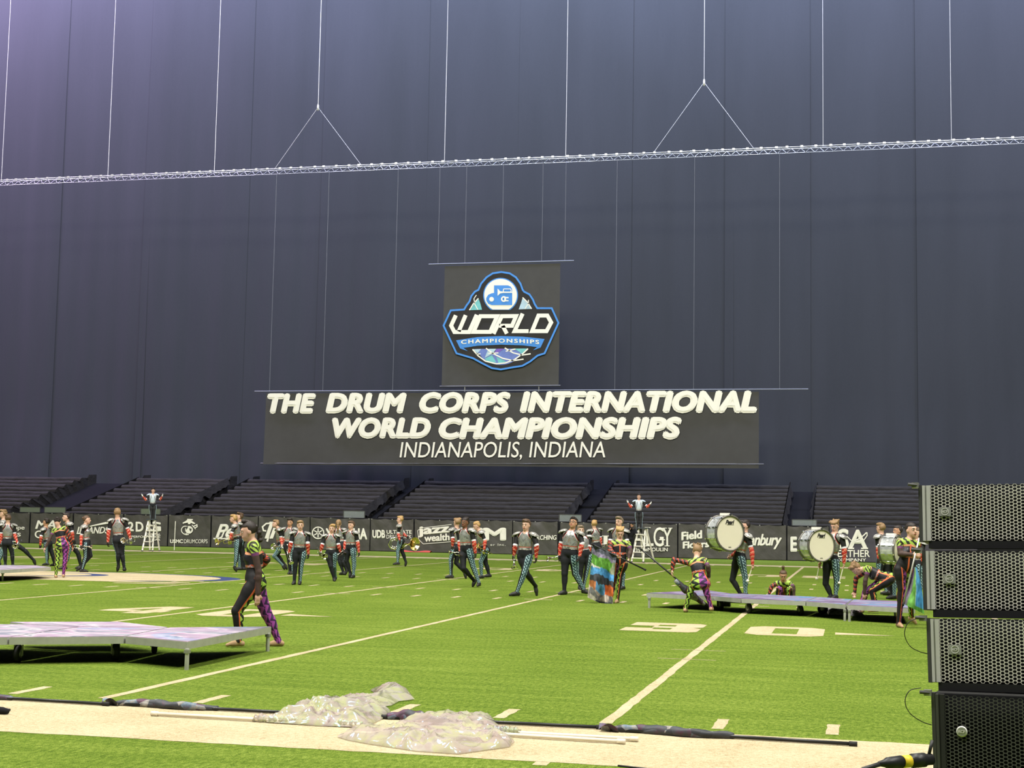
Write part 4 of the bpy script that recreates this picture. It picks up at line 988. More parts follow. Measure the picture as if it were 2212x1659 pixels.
    if fdir > -.35:
        for s in (-1, 1):
            MB().ell(hp(s*.031, .077, .006), np.array([.014, .009, .0075])*S, HR, 10, 6).build('eye', 'eye_white', me_o, True)
            MB().ell(hp(s*.031, .0845, .006), np.array([.0065, .004, .0065])*S, HR, 8, 6).build('iris', 'eye_dark', me_o, True)
            MB().tube([hp(s*.048, .074, .026), hp(s*.032, .091, .033), hp(s*.014, .093, .028)], .0042*S, 6).build('eyebrow', 'hair_dark' if hm != 'hair_blond' else 'hair_sandy', me_o, True)
        MB().ell(hp(0, .090, -.060), np.array([.025, .010, .009])*S, HR, 10, 6).build('mouth', 'lips', me_o, True)
        if glasses:
            mb = MB()
            for s in (-1, 1): mb.tube([hp(s*.033+.026*math.cos(a), .102, .006+.021*math.sin(a)) for a in np.linspace(0, 2*math.pi, 14)[:-1]], .003*S, 5, 0, True); mb.bar(hp(s*.058, .10, .01), hp(s*.078, -.005, .012), .003*S)
            mb.bar(hp(-.008, .104, .008), hp(.008, .104, .008), .003*S); mb.build('glasses', 'glasses', me_o)
    return me_o
def wpt(key, v):
    """person local point to world"""
    q = PEOPLE[key]; return q['base']+q['ax']*v[0]+q['ay']*v[1]+np.array([0, 0, v[2]])

# ------------------------------------------------------------------ the marching corps
MU = 'musician'
person('p1', 'brass player cut off by the left picture edge, striding left', MU, 'A', (300, 1335), -95, (50, 530), (45, 640), (120, 940), [(40, 830), (120, 980, -.1)], [(20, 840), (60, 990)], [(20, 1140, -.05), (-20, 1310)], [(370, 1095), (545, 1275), (560, 1330)], H=1.76, hair=('short', 'hair_sandy'))
person('p2', 'brass player at the left edge seen from behind with trumpet bell toward camera', MU, 'A', (150, 1370), 178, (130, 590), (125, 680), (115, 960), [(15, 850), (5, 1010)], [(235, 850), (285, 1000, -.1)], [(80, 1150), (85, 1330)], [(195, 1150), (205, 1330)], H=1.66)
person('p3', 'brass player stepping left, directly left of the dancer beside the far platform', MU, 'A', (790, 1350), -115, (735, 655), (725, 745), (755, 980), [(655, 880), (640, 1040)], [(790, 870), (800, 1020)], [(745, 1150), (750, 1310)], [(830, 1160), (870, 1320)], H=1.6, hair=('short', 'hair_dark'), skin='skin_tan')
person('g1', 'dancer in green and purple leggings seen from behind beside the far left platform', 'guard', 'A', (900, 1535), 172, (915, 635), (940, 720), (985, 970), [(795, 900), (700, 1090, -.1)], [(1110, 890), (1160, 1060, .1)], [(915, 1240), (890, 1490), (865, 1528, .02)], [(1040, 1220), (1010, 1480), (985, 1525, .02)], H=1.62, fem=True, hair=('bun', 'hair_dark'), htilt=-25)
person('p4', 'brass player facing left, partly hidden behind the dancer on the far left', MU, 'A', (1170, 1400), -75, (1055, 560), (1085, 650), (1120, 950), [(1150, 800), (1170, 940)], [(1060, 800), (1040, 940)], [(1080, 1150), (1030, 1350)], [(1240, 1130), (1290, 1340)], H=1.72, hair=('short', 'hair_dark'))
person('p5', 'brass player facing right with a level trumpet on the midfield emblem', MU, 'A', (1330, 1445), 80, (1385, 590), (1355, 670), (1380, 960), [(1350, 850), (1380, 1000)], [(1295, 850), (1290, 1020, -.05)], [(1440, 1160), (1300, 1330), (1225, 1395)], [(1370, 1180), (1310, 1385), (1385, 1435)], H=1.68, fem=True, hair=('bun', 'hair_brown'))
person('p6', 'brass player seen from behind with a trumpet, left of the left ladder', MU, 'A', (1990, 1440), 178, (1870, 500), (1875, 590), (1885, 910), [(1730, 800), (1715, 1000)], [(2045, 790), (2080, 940)], [(1880, 1140, -.05), (1885, 1340, .05), (1870, 1425)], [(1945, 1150), (1980, 1385), (1990, 1430, .1)], H=1.82, hair=('short', 'hair_sandy'))
person('p7', 'brass player facing left with a horn, left of the large walking dancer', MU, 'B', (1690, 1440), -100, (1655, 590), (1685, 680), (1720, 930), [(1640, 780), (1590, 930, -.1)], [(1690, 800), (1620, 940)], [(1700, 1170, -.05), (1675, 1350), (1700, 1425)], [(1790, 1160, .05), (1800, 1370)], H=1.7, hair=('short', 'hair_blond'))
person('p8', 'brass player looking up, half hidden behind the large walking dancer', MU, 'B', (1780, 1420), -80, (1745, 560), (1755, 650), (1765, 920), [(1760, 800), (1700, 930)], [(1700, 800), (1650, 930)], [(1750, 1150), (1750, 1370)], [(1810, 1150), (1830, 1370)], H=1.76, htilt=10, gdd=.35)
person('g2', 'large dancer in front walking left behind the near platform', 'guard', 'W', (640, 1545), -88, (385, 262), (440, 385), (455, 790), [(500, 715, -.03), (487, 985, -.02)], [(590, 570, .05), (520, 650, .05)], [(262, 1125, .0), (285, 1455, .0), (150, 1512)], [(585, 1160, .0), (715, 1455, .0), (620, 1525)], H=1.66, fem=True, hair=('braid', 'hair_dark'), htilt=-14, h=.0105, grip='', bulk=1.13)
person('p9', 'brass player lunging low to the left with a rounded horn', MU, 'C', (400, 1410), -78, (260, 675), (310, 750), (345, 1010), [(350, 920), (370, 1060, -.1)], [(300, 920), (330, 1060)], [(240, 1190), (385, 1340), (400, 1395)], [(290, 1180), (420, 1340), (440, 1395)], H=1.66, hair=('short', 'hair_sandy'))
person('p10', 'brass player half hidden behind the one standing straight with arms down', MU, 'C', (520, 1480), -18, (490, 645), (485, 735), (475, 1000), [(590, 920), (560, 1070)], [(410, 930), (440, 1100)], [(520, 1200), (530, 1430)], [(470, 1190), (490, 1430)], H=1.68, hair=('short', 'hair_dark'), skin='skin_tan')
person('p11', 'brass player standing straight facing the camera, arms at the sides', MU, 'C', (600, 1645), 0, (655, 680), (655, 785), (640, 1090), [(772, 955), (785, 1165)], [(505, 960), (470, 1140)], [(665, 1320), (648, 1575), (640, 1625, -.1)], [(572, 1320), (558, 1575), (540, 1625, -.1)], H=1.66, hair=('short', 'hair_sandy'))
person('p12', 'brass player stepping toward the camera beside the round tuning fork mark', MU, 'C', (1200, 1590), -8, (1158, 725), (1145, 820), (1145, 1110), [(1262, 980), (1300, 1120)], [(1005, 980), (975, 1110)], [(1190, 1320, .05), (1215, 1500, .3), (1225, 1540, .05)], [(1140, 1320, -.06), (1195, 1520, .03), (1200, 1575, -.12)], H=1.6, hair=('short', 'hair_blond'))
person('p13', 'brass player seen from behind between two front facing players', MU, 'C', (1340, 1500), 172, (1265, 660), (1262, 750), (1290, 1000), [(1210, 900), (1230, 1050)], [(1310, 900), (1300, 1070)], [(1270, 1220), (1340, 1440), (1310, 1490, .05)], [(1320, 1230), (1390, 1400), (1370, 1470)], H=1.64, fem=True, hair=('ponytail', 'hair_sandy'), gdd=.3)
person('p14', 'brass player walking left at the right end of the block letter panel', MU, 'C', (1490, 1540), -38, (1462, 685), (1460, 780), (1455, 1050), [(1570, 960), (1590, 1140)], [(1375, 950), (1350, 1090, -.1)], [(1510, 1260), (1500, 1480), (1480, 1525, -.08)], [(1390, 1250), (1450, 1440), (1440, 1510, -.03)], H=1.68, hair=('short', 'hair_brown'))
person('p15', 'brass player carrying a large tuba', MU, 'D', (300, 1060), -95, (325, 315), (318, 395), (335, 640), [(300, 550), (320, 650, -.05)], [(370, 540), (400, 560, -.05)], [(290, 830), (290, 1000), (240, 1045)], [(360, 830), (420, 990), (410, 1050)], H=1.76, hair=('short', 'hair_blond'))
person('p16', 'brass player turned away, leftmost of three by the big M panel', MU, 'D', (1120, 1255), -135, (1230, 350), (1225, 440), (1225, 740), [(1165, 600), (1160, 750)], [(1290, 600), (1290, 740)], [(1135, 950), (1140, 1195), (1085, 1240)], [(1220, 990), (1360, 1150), (1375, 1235)], H=1.72, hair=('short', 'hair_sandy'))
person('p17', 'brass player walking with legs crossed, middle of three by the big M panel', MU, 'D', (1580, 1395), -28, (1358, 335), (1362, 440), (1375, 755), [(1505, 640), (1530, 850)], [(1275, 650), (1285, 820, -.1)], [(1490, 1030), (1585, 1300), (1570, 1370, -.08)], [(1335, 1060, -.1), (1510, 1260, .25), (1485, 1345, -.02)], H=1.77, skin='skin_dark', hair=('short', 'hair_dark'))
person('p18', 'brass player bowing the head, rightmost of three by the big M panel', MU, 'D', (1640, 1250), -72, (1545, 405), (1590, 490), (1670, 770), [(1680, 640), (1665, 800, -.05)], [(1600, 650), (1590, 780)], [(1610, 980), (1625, 1200), (1600, 1240)], [(1690, 1000), (1745, 1180), (1720, 1235)], H=1.7, hair=('short', 'hair_blond'), htilt=-20)
person('p19', 'brass player striding left alone in front of the MARCHING panel', MU, 'E', (220, 1535), -25, (415, 350), (408, 465), (400, 820), [(585, 670), (575, 900)], [(245, 670), (220, 860)], [(380, 1120, -.08), (268, 1420, .0), (165, 1490, -.05)], [(430, 1130, -.02), (570, 1320, .3), (590, 1480, .0)], H=1.8, hair=('short', 'hair_brown'))
person('p20', 'brass player in glasses tilting the head up beside the patchwork flag', MU, 'E', (1000, 1510), -20, (1165, 345), (1150, 455), (1110, 830), [(1310, 660), (1260, 910, -.1)], [(970, 690), (945, 890)], [(1200, 1150, .05), (1340, 1410, .05), (1365, 1480, -.05)], [(1030, 1150, -.05), (1025, 1430), (960, 1490, -.08)], H=1.84, fat=1.22, hair=('short', 'hair_dark'), skin='skin_tan', glasses=True, htilt=20)
person('p21', 'brass player peering out from behind the one in glasses', MU, 'E', (1330, 1460), 10, (1288, 470), (1310, 570), (1360, 860), [(1420, 720), (1430, 860)], [(1270, 730), (1290, 870)], [(1385, 1080), (1330, 1370)], [(1290, 1100), (1270, 1370)], H=1.68, hair=('short', 'hair_grey'), gdd=.9)
person('p22', 'distant brass player turned away above the patchwork flag', MU, 'E', (1540, 1180), -155, (1495, 350), (1505, 430), (1535, 690), [(1430, 580), (1450, 720)], [(1600, 580), (1610, 720)], [(1500, 910), (1490, 1110)], [(1570, 910), (1590, 1110)], H=1.72, hair=('short', 'hair_blond'))
person('p23', 'brass player hidden behind the dancer with the patchwork flag', MU, 'E', (1890, 1460), -30, (1895, 350), (1890, 465), (1885, 800), [(2020, 640), (2040, 800)], [(1760, 650), (1740, 800)], [(1950, 1120), (1960, 1380)], [(1830, 1120), (1800, 1390)], H=1.78, hair=('short', 'hair_grey'), gdd=.6)
person('g3', 'dancer looking down and holding the patchwork flag', 'guard', 'E', (1860, 1640), 5, (1910, 480), (1905, 600), (1905, 900), [(2080, 760), (2045, 905, -.18)], [(1755, 750), (1860, 845, -.18)], [(1915, 1140), (1870, 1540), (1850, 1615, -.08)], [(1830, 1140, .06), (1790, 1420, .25), (1780, 1480, .03)], H=1.68, hair=('tousled', 'hair_blond'), htilt=-22)
person('g4', 'dancer bending forward, seen from behind, at the left end of the right platform', 'guard', 'F', (1150, 1935), 168, (1300, 950, .15), (1290, 1040, .08), (1320, 1270), [(925, 1075, .05), (895, 1285, -.05)], [(1470, 1190), (1490, 1390)], [(1215, 1500), (1110, 1860), (1085, 1930, .03)], [(1420, 1500), (1520, 1840), (1545, 1910, .0)], H=1.70, fem=True, hair=('tousled', 'hair_sandy'), htilt=-30, swap=True)
person('b1', 'drummer carrying the largest bass drum', 'drummer', 'G', (200, 1560), -62, (215, 410), (215, 520), (130, 900), [(335, 850, -.03), (340, 1090)], [(120, 820), (-20, 900)], [(215, 1210), (225, 1490)], [(15, 1270), (150, 1500)], H=1.78, hair=('short', 'hair_dark'))
person('b2', 'drummer looking down and carrying the middle bass drum', 'drummer', 'G', (1640, 1590), -30, (1645, 415), (1645, 540), (1590, 960), [(1800, 790), (1790, 1090)], [(1480, 820), (1405, 1030)], [(1680, 1270), (1660, 1520), (1640, 1580, -.05)], [(1500, 1330), (1590, 1530)], H=1.84, hair=('tousled', 'hair_sandy'), htilt=-20)
person('g5', 'dancer crouching behind the right platform', 'guard', 'G', (830, 1640), 0, (825, 1225), (825, 1310, .05), (840, 1490, .35), [(985, 1400), (995, 1520, -.1)], [(640, 1400), (600, 1520, -.1)], [(930, 1440, -.40), (920, 1610, .1)], [(760, 1440, -.40), (740, 1610, .1)], H=1.62, fem=True, hair=('bun_high', 'hair_brown'), htilt=-25, skin='skin_tan')
person('g6', 'dancer bending over with hands on the right platform', 'guard', 'H', (420, 1375), -65, (280, 815), (375, 815), (520, 880), [(390, 960, .0), (375, 1150)], [(275, 930, .0), (258, 1130, -.05)], [(470, 1080), (515, 1300), (480, 1360)], [(390, 1100), (330, 1310), (290, 1360)], H=1.66, fem=True, hair=('tousled', 'hair_sandy'), htilt=-60)
person('p24', 'brass player turned away between the bending dancer and the third bass drum', MU, 'H', (640, 1160), -120, (575, 340), (585, 415), (595, 720), [(545, 590), (550, 730)], [(650, 590), (660, 720)], [(560, 930), (660, 1110), (610, 1150)], [(650, 930), (680, 1120)], H=1.76, hair=('short', 'hair_sandy'))
person('p25', 'drummer behind the third bass drum', 'drummer', 'H', (740, 1205), -60, (780, 370), (785, 450), (750, 740), [(800, 580), (760, 660)], [(700, 580), (660, 660)], [(745, 950), (740, 1160)], [(690, 950), (720, 1160)], H=1.7, hair=('short', 'hair_dark'), skin='skin_tan')
person('g7', 'dancer holding a blue and green flag beside the loudspeakers', 'guard', 'H', (790, 1545), 22, (950, 352), (925, 465), (880, 780), [(1010, 630, .05), (1040, 660, -.1)], [(815, 640), (1000, 650, -.22)], [(925, 1080, .1), (950, 1400, .35), (1000, 1480)], [(830, 1060), (795, 1480), (775, 1530, -.05)], H=1.76, fem=True, hair=('bun', 'hair_dark'), hface=40, h=.013, swap=True)
person('p26', 'brass player barely visible between the flag dancer and the loudspeakers', MU, 'H', (1040, 1250), -50, (1022, 420), (1025, 500), (1020, 800), [(1080, 640), (1080, 780)], [(980, 640), (980, 780)], [(1050, 990), (1050, 1210)], [(1000, 990), (1000, 1210)], H=1.7, hair=('short', 'hair_brown'), gdd=.5)
# conductors stand on the ladders: built on the ground plane of the ladder, lifted to the tread
DMG = dict(H=1.66)
person('m1', 'conductor with raised white gloves on the left ladder', 'major', 'B', (365, 1110), 0, (375, 172), (370, 225), (365, 420), [(488, 312, -.05), (515, 262, -.1)], [(255, 318, -.05), (200, 250, -.1)], [(392, 540), (390, 690)], [(345, 540), (348, 690)], H=1.66, hair=('short', 'hair_dark'), lift=1.225, gdd=.13, grip='')
person('m2', 'conductor with raised white gloves on the right ladder', 'major', 'F', (340, 1140), 0, (370, 125), (370, 185), (370, 400), [(505, 290, -.05), (548, 240, -.1)], [(238, 290, -.05), (190, 210, -.1)], [(402, 530), (404, 690)], [(345, 530), (342, 690)], H=1.66, hair=('short', 'hair_dark'), lift=1.232, gdd=.13, grip='')
person('ph', 'person in black with a cap and camera behind the right ladder', 'black', 'F', (200, 1060), 20, (260, 545), (250, 610), (235, 800), [(300, 690), (265, 600, -.1)], [(190, 700), (235, 610, -.15)], [(260, 920), (260, 1040)], [(210, 920), (205, 1040)], H=1.7, hair=('cap', 'hair_dark'), skin='skin_tan')

# ------------------------------------------------------------------ rolling stage platforms
def platform(label, name_group, polys, legs, casters, box=None, beam=None, z=.30, mat='deck_print', th=.085):
    allp = [gp(x, y, z) for P_ in polys for x, y in P_]; c = np.mean(allp, 0)
    t = tag(empty('stage_platform', (c[0], c[1], 0)), label, 'platform', 'rolling stage platforms')
    for P_ in polys:
        w_ = [gp(x, y, z) for x, y in P_]; ctr = np.mean(w_, 0); n = len(w_)
        ins = [(p+(ctr-p)*.012) for p in w_]
        f = MB(); v = [(p[0]-c[0], p[1]-c[1], z-.006) for p in ins]+[(p[0]-c[0], p[1]-c[1], z-th) for p in ins]
        f.add(v, [(i, i+n, (i+1) % n+n, (i+1) % n) for i in range(n)]+[tuple(range(n))]); f.add(v, [tuple(range(2*n-1, n-1, -1))], 1)
        fr = f.build('deck_frame', ['aluminium', 'black_plastic'], t)  # underside of the aluminium frame coloured black to deepen the shade below
        ins2 = [(p+(ctr-p)*.022) for p in w_]
        d = MB(); v = [(p[0]-c[0], p[1]-c[1], z) for p in ins2]+[(p[0]-c[0], p[1]-c[1], z-.008) for p in ins2]
        d.add(v, [tuple(range(n)), tuple(range(2*n-1, n-1, -1))]+[(i, i+n, (i+1) % n+n, (i+1) % n) for i in range(n)]).build('deck_top', mat, fr)
    for (x, y) in legs:
        p = gp(x, y); lg = MB().tube([(p[0]-c[0], p[1]-c[1], .0), (p[0]-c[0], p[1]-c[1], z-th+.01)], .024, 10).build('leg', 'aluminium', t)
        MB().box((p[0]-c[0], p[1]-c[1], z-th-.02), (.028, .028, .018)).build('leg_socket', 'zinc', lg)
    for (x, y, an) in casters:
        p = gp(x, y); p = p-c*np.array([1, 1, 0]); r = .098; a = np.array([math.cos(an), math.sin(an), 0]); o = np.array([p[0], p[1], r])
        w_ = MB().lathe([(-.03, .04), (-.03, r*.86), (-.02, r), (.02, r), (.03, r*.86), (.03, .04)], o, a, 20, cap=True).build('caster_wheel', 'black_rubber', t, True)
        mb = MB().lathe([(-.034, .012), (-.034, .045), (.034, .045), (.034, .012)], o, a, 16, cap=True); mb.build('hub', 'zinc', w_, True)
        mb = MB(); fwd = np.array([-a[1], a[0], 0])
        for s in (-1, 1): mb.box(o+a*.043*s+np.array([0, 0, .05])+fwd*.012, (.004, .02, .075), [a, fwd, np.array([0, 0, 1.])])
        mb.box(o+np.array([0, 0, .125])+fwd*.02, (.05, .055, .006), [a, fwd, np.array([0, 0, 1.])]); mb.build('caster_fork', 'zinc', w_)
    if beam:
        a, b_ = gp(*beam[0]), gp(*beam[1]); d = nrm(b_-a); n_ = np.array([-d[1], d[0], 0]); q = (a+b_)/2-c*np.array([1, 1, 0]); q[2] = .165
        MB().box(q, (np.linalg.norm(b_-a)/2, .02, .042), [d, n_, np.array([0, 0, 1.])]).build('side_rail', 'zinc', t)
    if box:
        p = gp(*box)-c*np.array([1, 1, 0]); MB().box((p[0], p[1], .135), (.13, .1, .075)).build('battery_box', 'black_plastic', t)
    return t
platform('near rolling platform with pale purple marbled deck at the left edge', None, [[(270, 1374), (405, 1386), (588, 1353), (367, 1355)], [(18, 1376), (268, 1374), (365, 1355), (171, 1354)], [(171, 1353.6), (365, 1354.6), (255, 1342.5), (20, 1343), (60, 1348)], [(-260, 1379), (16, 1376), (169, 1354), (58, 1348.5), (-120, 1347)]],
         [(403, 1447), (578, 1407)], [(38, 1431, .25), (249, 1427, .75), (333, 1411, .55), (-150, 1432, .2)], beam=((-150, 1419), (320, 1403)))
def rc(*pts): return [cpx('R', x, y) for x, y in pts]
platform('long rolling platform with dark purple and blue deck under the bass drummers', None,
         [rc((58, 193), (600, 221), (760, 198), (560, 169)), rc((602, 219), (840, 238), (1050, 207), (762, 198)), rc((842, 239), (1375, 262), (1480, 226), (1052, 206)), rc((1377, 262), (1700, 289), (1760, 246), (1482, 226)), rc((1712, 291), (2280, 322), (2240, 262), (1764, 246))],
         rc((85, 318), (1697, 425), (1735, 430), (2112, 390)), [(*cpx('R', 680, 333), .3), (*cpx('R', 905, 363), .6), (*cpx('R', 1330, 380), .5), (*cpx('R', 1515, 368), 1.4)], box=cpx('R', 700, 330), beam=(cpx('R', 700, 326), cpx('R', 1420, 350)), z=.285, mat='deck_print_dark')
platform('far rolling platform at the left edge behind the near one', None, [[(-220, 1228), (3, 1231), (112, 1225), (80, 1221), (-180, 1220)]], [(5, 1255), (-190, 1254)], [(-60, 1250, .3)], z=.29)

# ------------------------------------------------------------------ ladders
def ladder(label, c, f0, f1, skew, topx, H, W0=None):
    a, b_ = gp(*cpx(c, *f0)), gp(*cpx(c, *f1)); mid = (a+b_)/2; d = nrm((b_-a)*np.array([1, 1, 0])); n_ = nrm(np.array([-d[1], d[0], 0])+d*skew); w0 = np.linalg.norm(b_-a)/2
    t = tag(empty('step_ladder', mid), label, 'ladder', 'white step ladders'); sp = .95; tw = w0*.55
    def fp(s, u): return d*s*(w0+(tw-w0)*u)+n_*(.0+.36*u)+np.array([0, 0, H*u])
    def rp(s, u): return d*s*(w0*.95+(tw-w0*.95)*u)+n_*(sp+(.46-sp)*u)+np.array([0, 0, H*u])
    for s in (-1, 1):
        for fn in (fp, rp):
            A, B_ = fn(s, 0), fn(s, 1); up_ = nrm(B_-A); sd_ = nrm(np.cross(up_, n_)); nn = np.cross(sd_, up_)
            MB().box((A+B_)/2, (.032, .018, np.linalg.norm(B_-A)/2), [sd_, nn, up_]).build('stile', 'ladder_white', t)
            MB().box(A+up_*.02, (.04, .03, .02), [sd_, nn, up_]).build('foot', 'black_rubber', t)
    for i in range(5):
        u = .13+i*.175; A, B_ = fp(-1, u), fp(1, u); MB().box((A+B_)/2-n_*.06, (np.linalg.norm(B_-A)/2, .11 if i == 4 else .05, .018), [d, n_, np.array([0, 0, 1.])]).build('tread', 'ladder_white', t)
    for u in (.12, .55, .8): A, B_ = rp(-1, u), rp(1, u); MB().box((A+B_)/2, (np.linalg.norm(B_-A)/2, .012, .02), [d, n_, np.array([0, 0, 1.])]).build('rear_brace', 'ladder_white', t)
    MB().box(n_*.41+np.array([0, 0, H+.02]), (tw+.07, .17, .025), [d, n_, np.array([0, 0, 1.])]).build('top_cap', 'ladder_dark', t)
    PEOPLE[label[:10]] = (mid, d, n_, H)
    return t
ladder('white step ladder on the far sideline, the left one', 'B', (200, 1112), (365, 1112), 1.1, None, 1.45)
ladder('white step ladder on the far sideline, the right one', 'F', (252, 1140), (440, 1146), .12, None, 1.46)
p = gp(*cpx('B', 528, 1100)); tag(MB().tube([(p[0], p[1]+1.2, .0), (p[0], p[1]+1.2, 1.4)], .02, 8).build('marker_pole', 'ladder_white'), 'thin white upright pole right of the left ladder', 'pole')

# ------------------------------------------------------------------ brass instruments
def horn_parts():
    L_ = []
    mb = MB(); prof = []
    for i in range(15):
        u = i/14; prof.append((.06+.22*u, .008+.055*u**4+.004*u))
    mb.lathe(prof, (0, 0, .03), (1, 0, 0), 20); mb.lathe([(.279, .060), (.283, .064), (.279, .067), (.275, .064)], (0, 0, .03), (1, 0, 0), 20); L_.append(('bell', mb))
    mb = MB(); pts = [(.07, 0, .03), (-.13, 0, .03)]+[(-.13-.035*math.sin(a), 0, -.005+.035*math.cos(a)) for a in np.linspace(.3, math.pi-.3, 6)]+[(-.13, 0, -.04), (.10, 0, -.04)]
    pts += [(.10+.035*math.sin(a), .0, -.005-.035*math.cos(a)) for a in np.linspace(.3, math.pi-.6, 5)]+[(.06, .012, .028), (-.24, .012, .030)]
    mb.tube(pts, .0075, 7); L_.append(('tubing', mb)); L_.append(('mouthpiece', MB().lathe([(-.29, .012), (-.285, .013), (-.25, .006), (-.24, .006)], (0, .012, .03), (1, 0, 0), 10, cap=True)))
    for k in range(3): L_.append(('valve', MB().lathe([(-.075, .004), (-.075, .012), (.05, .012), (.05, .005), (.075, .005), (.075, .010), (.08, .010)], (-.03+.028*k, .004, -.005), (0, 0, 1), 10, cap=True)))
    return L_
HP = horn_parts()
_HM = {}
def horn(key, side, label, axis, scale=1.0, name='trumpet', mat='brass_silver', up=(0, 0, 1), at=None, off=(0, 0, 0)):
    q = PEOPLE[key]; P_ = (wpt(key, q['hand'+side]) if at is None else np.asarray(at)) + q['ax']*off[0]+q['ay']*off[1]+np.array([0, 0, off[2]])
    A = nrm(q['ax']*axis[0]+q['ay']*axis[1]+np.array([0, 0, axis[2]])); U = np.array(up, float); U = nrm(U-A*(U@A)); Y_ = np.cross(U, A)
    t = tag(empty(name), label, name.replace('_', ' '), 'brass instruments'); t.matrix_world = Matrix(((A[0]*scale, Y_[0]*scale, U[0]*scale, P_[0]), (A[1]*scale, Y_[1]*scale, U[1]*scale, P_[1]), (A[2]*scale, Y_[2]*scale, U[2]*scale, P_[2]), (0, 0, 0, 1)))
    for i, (nm, mb) in enumerate(HP):
        k = (i, mat)
        if k not in _HM: o = mb.build(nm, mat, t, True); _HM[k] = o.data
        else: link(nm, _HM[k], t)
    return t
horn('p1', 'L', 'trumpet carried by the player cut off at the left edge', (1, 0, -.1), 1.1)
horn('p2', 'R', 'trumpet with bell toward the camera at the left edge', (-.25, -.9, -.25), 1.2)
horn('p5', 'R', 'trumpet held level by the player facing right', (1, -.1, -.1), 1.1)
horn('p6', 'R', 'trumpet held by the player seen from behind left of the left ladder', (-.55, -.8, -.1), 1.35, mat='brass_silver')
horn('p7', 'L', 'golden horn with wide bell left of the large walking dancer', (-.7, -.5, -.2), 1.6, 'mellophone', 'brass_gold')
horn('p9', 'L', 'rounded horn held by the lunging player', (-.6, -.7, 0), 1.6, 'mellophone', 'brass_silver')
horn('p11', 'R', 'trumpet hanging from the hand of the player standing straight', (.2, -.5, -.7), 1.0)
horn('p12', 'R', 'trumpet bell at the hip of the player beside the round mark', (.3, -.8, -.3), 1.25)
horn('p14', 'R', 'trumpet held by the player walking left before the block letters', (-.7, -.3, -.6), 1.0)
horn('p17', 'R', 'trumpet held low by the player with crossed legs', (-.95, -.2, -.05), 1.0)
horn('p18', 'L', 'golden trumpet held by the player bowing the head', (-.6, -.5, .3), 1.1, mat='brass_gold')
horn('p19', 'R', 'trumpet with bell down in front of the MARCHING panel', (.05, -.6, -.75), 1.1)
horn('p20', 'R', 'trumpet in the right hand of the player in glasses', (-.8, -.4, -.2), 1.1)
horn('p22', 'R', 'horn held by the distant player above the patchwork flag', (.6, -.5, .2), 1.1, 'mellophone')
horn('p24', 'R', 'shiny horn with bell forward between the bending dancer and third drum', (.5, -.7, -.3), 1.5, 'mellophone', 'brass_gold')
# tuba carried by p15
q = PEOPLE['p15']; t = tag(empty('tuba'), 'large silver tuba carried at hip height with the bell to the right', 'tuba', 'brass instruments')
cB = wpt('p15', q['P'](565, 700, -.1)); ax_, ay_ = q['ax'], q['ay']; t.location = cB; Bx = nrm(ax_*.62-ay_*.75)
prof = [(0, .235), (-.01, .24), (-.03, .225), (-.07, .17), (-.14, .115), (-.24, .075), (-.38, .055), (-.5, .05)]
MB().lathe(prof, (0, 0, 0), Bx, 28).build('bell', 'brass_gold', t, True)
e0 = -Bx*.5; mid_ = -ax_*.85
def ring(cx, r_, a0, a1, n=18, dz=0): return [ax_*(cx+r_*math.cos(a))+np.array([0, 0, r_*math.sin(a)+dz])+ay_*.12 for a in np.linspace(a0, a1, n)]
MB().tube([e0, e0*1.25-np.array([0, 0, .02])]+ring(-.72, .20, .4, 2*math.pi-.3), [.05]+[.045]*3+[.036]*16, 10).build('body_bow', 'brass_silver', t, True)
MB().tube(ring(-.72, .13, 0, 2*math.pi*.9), .02, 8).build('inner_tubing', 'brass_silver', t, True); MB().tube([ax_*-.15+ay_*.1+np.array([0, 0, .05]), ax_*-.45+ay_*.1+np.array([0, 0, -.16]), ax_*-.8+ay_*.1+np.array([0, 0, -.2])], .018, 8).build('lead_pipe', 'brass_gold', t, True)
for k in range(4): MB().lathe([(-.11, .02), (.09, .02), (.09, .008), (.13, .008), (.13, .014)], ax_*(-.40-.05*k)+ay_*.05, (0, 0, 1), 10, cap=True).build('valve', 'chrome', t, True)

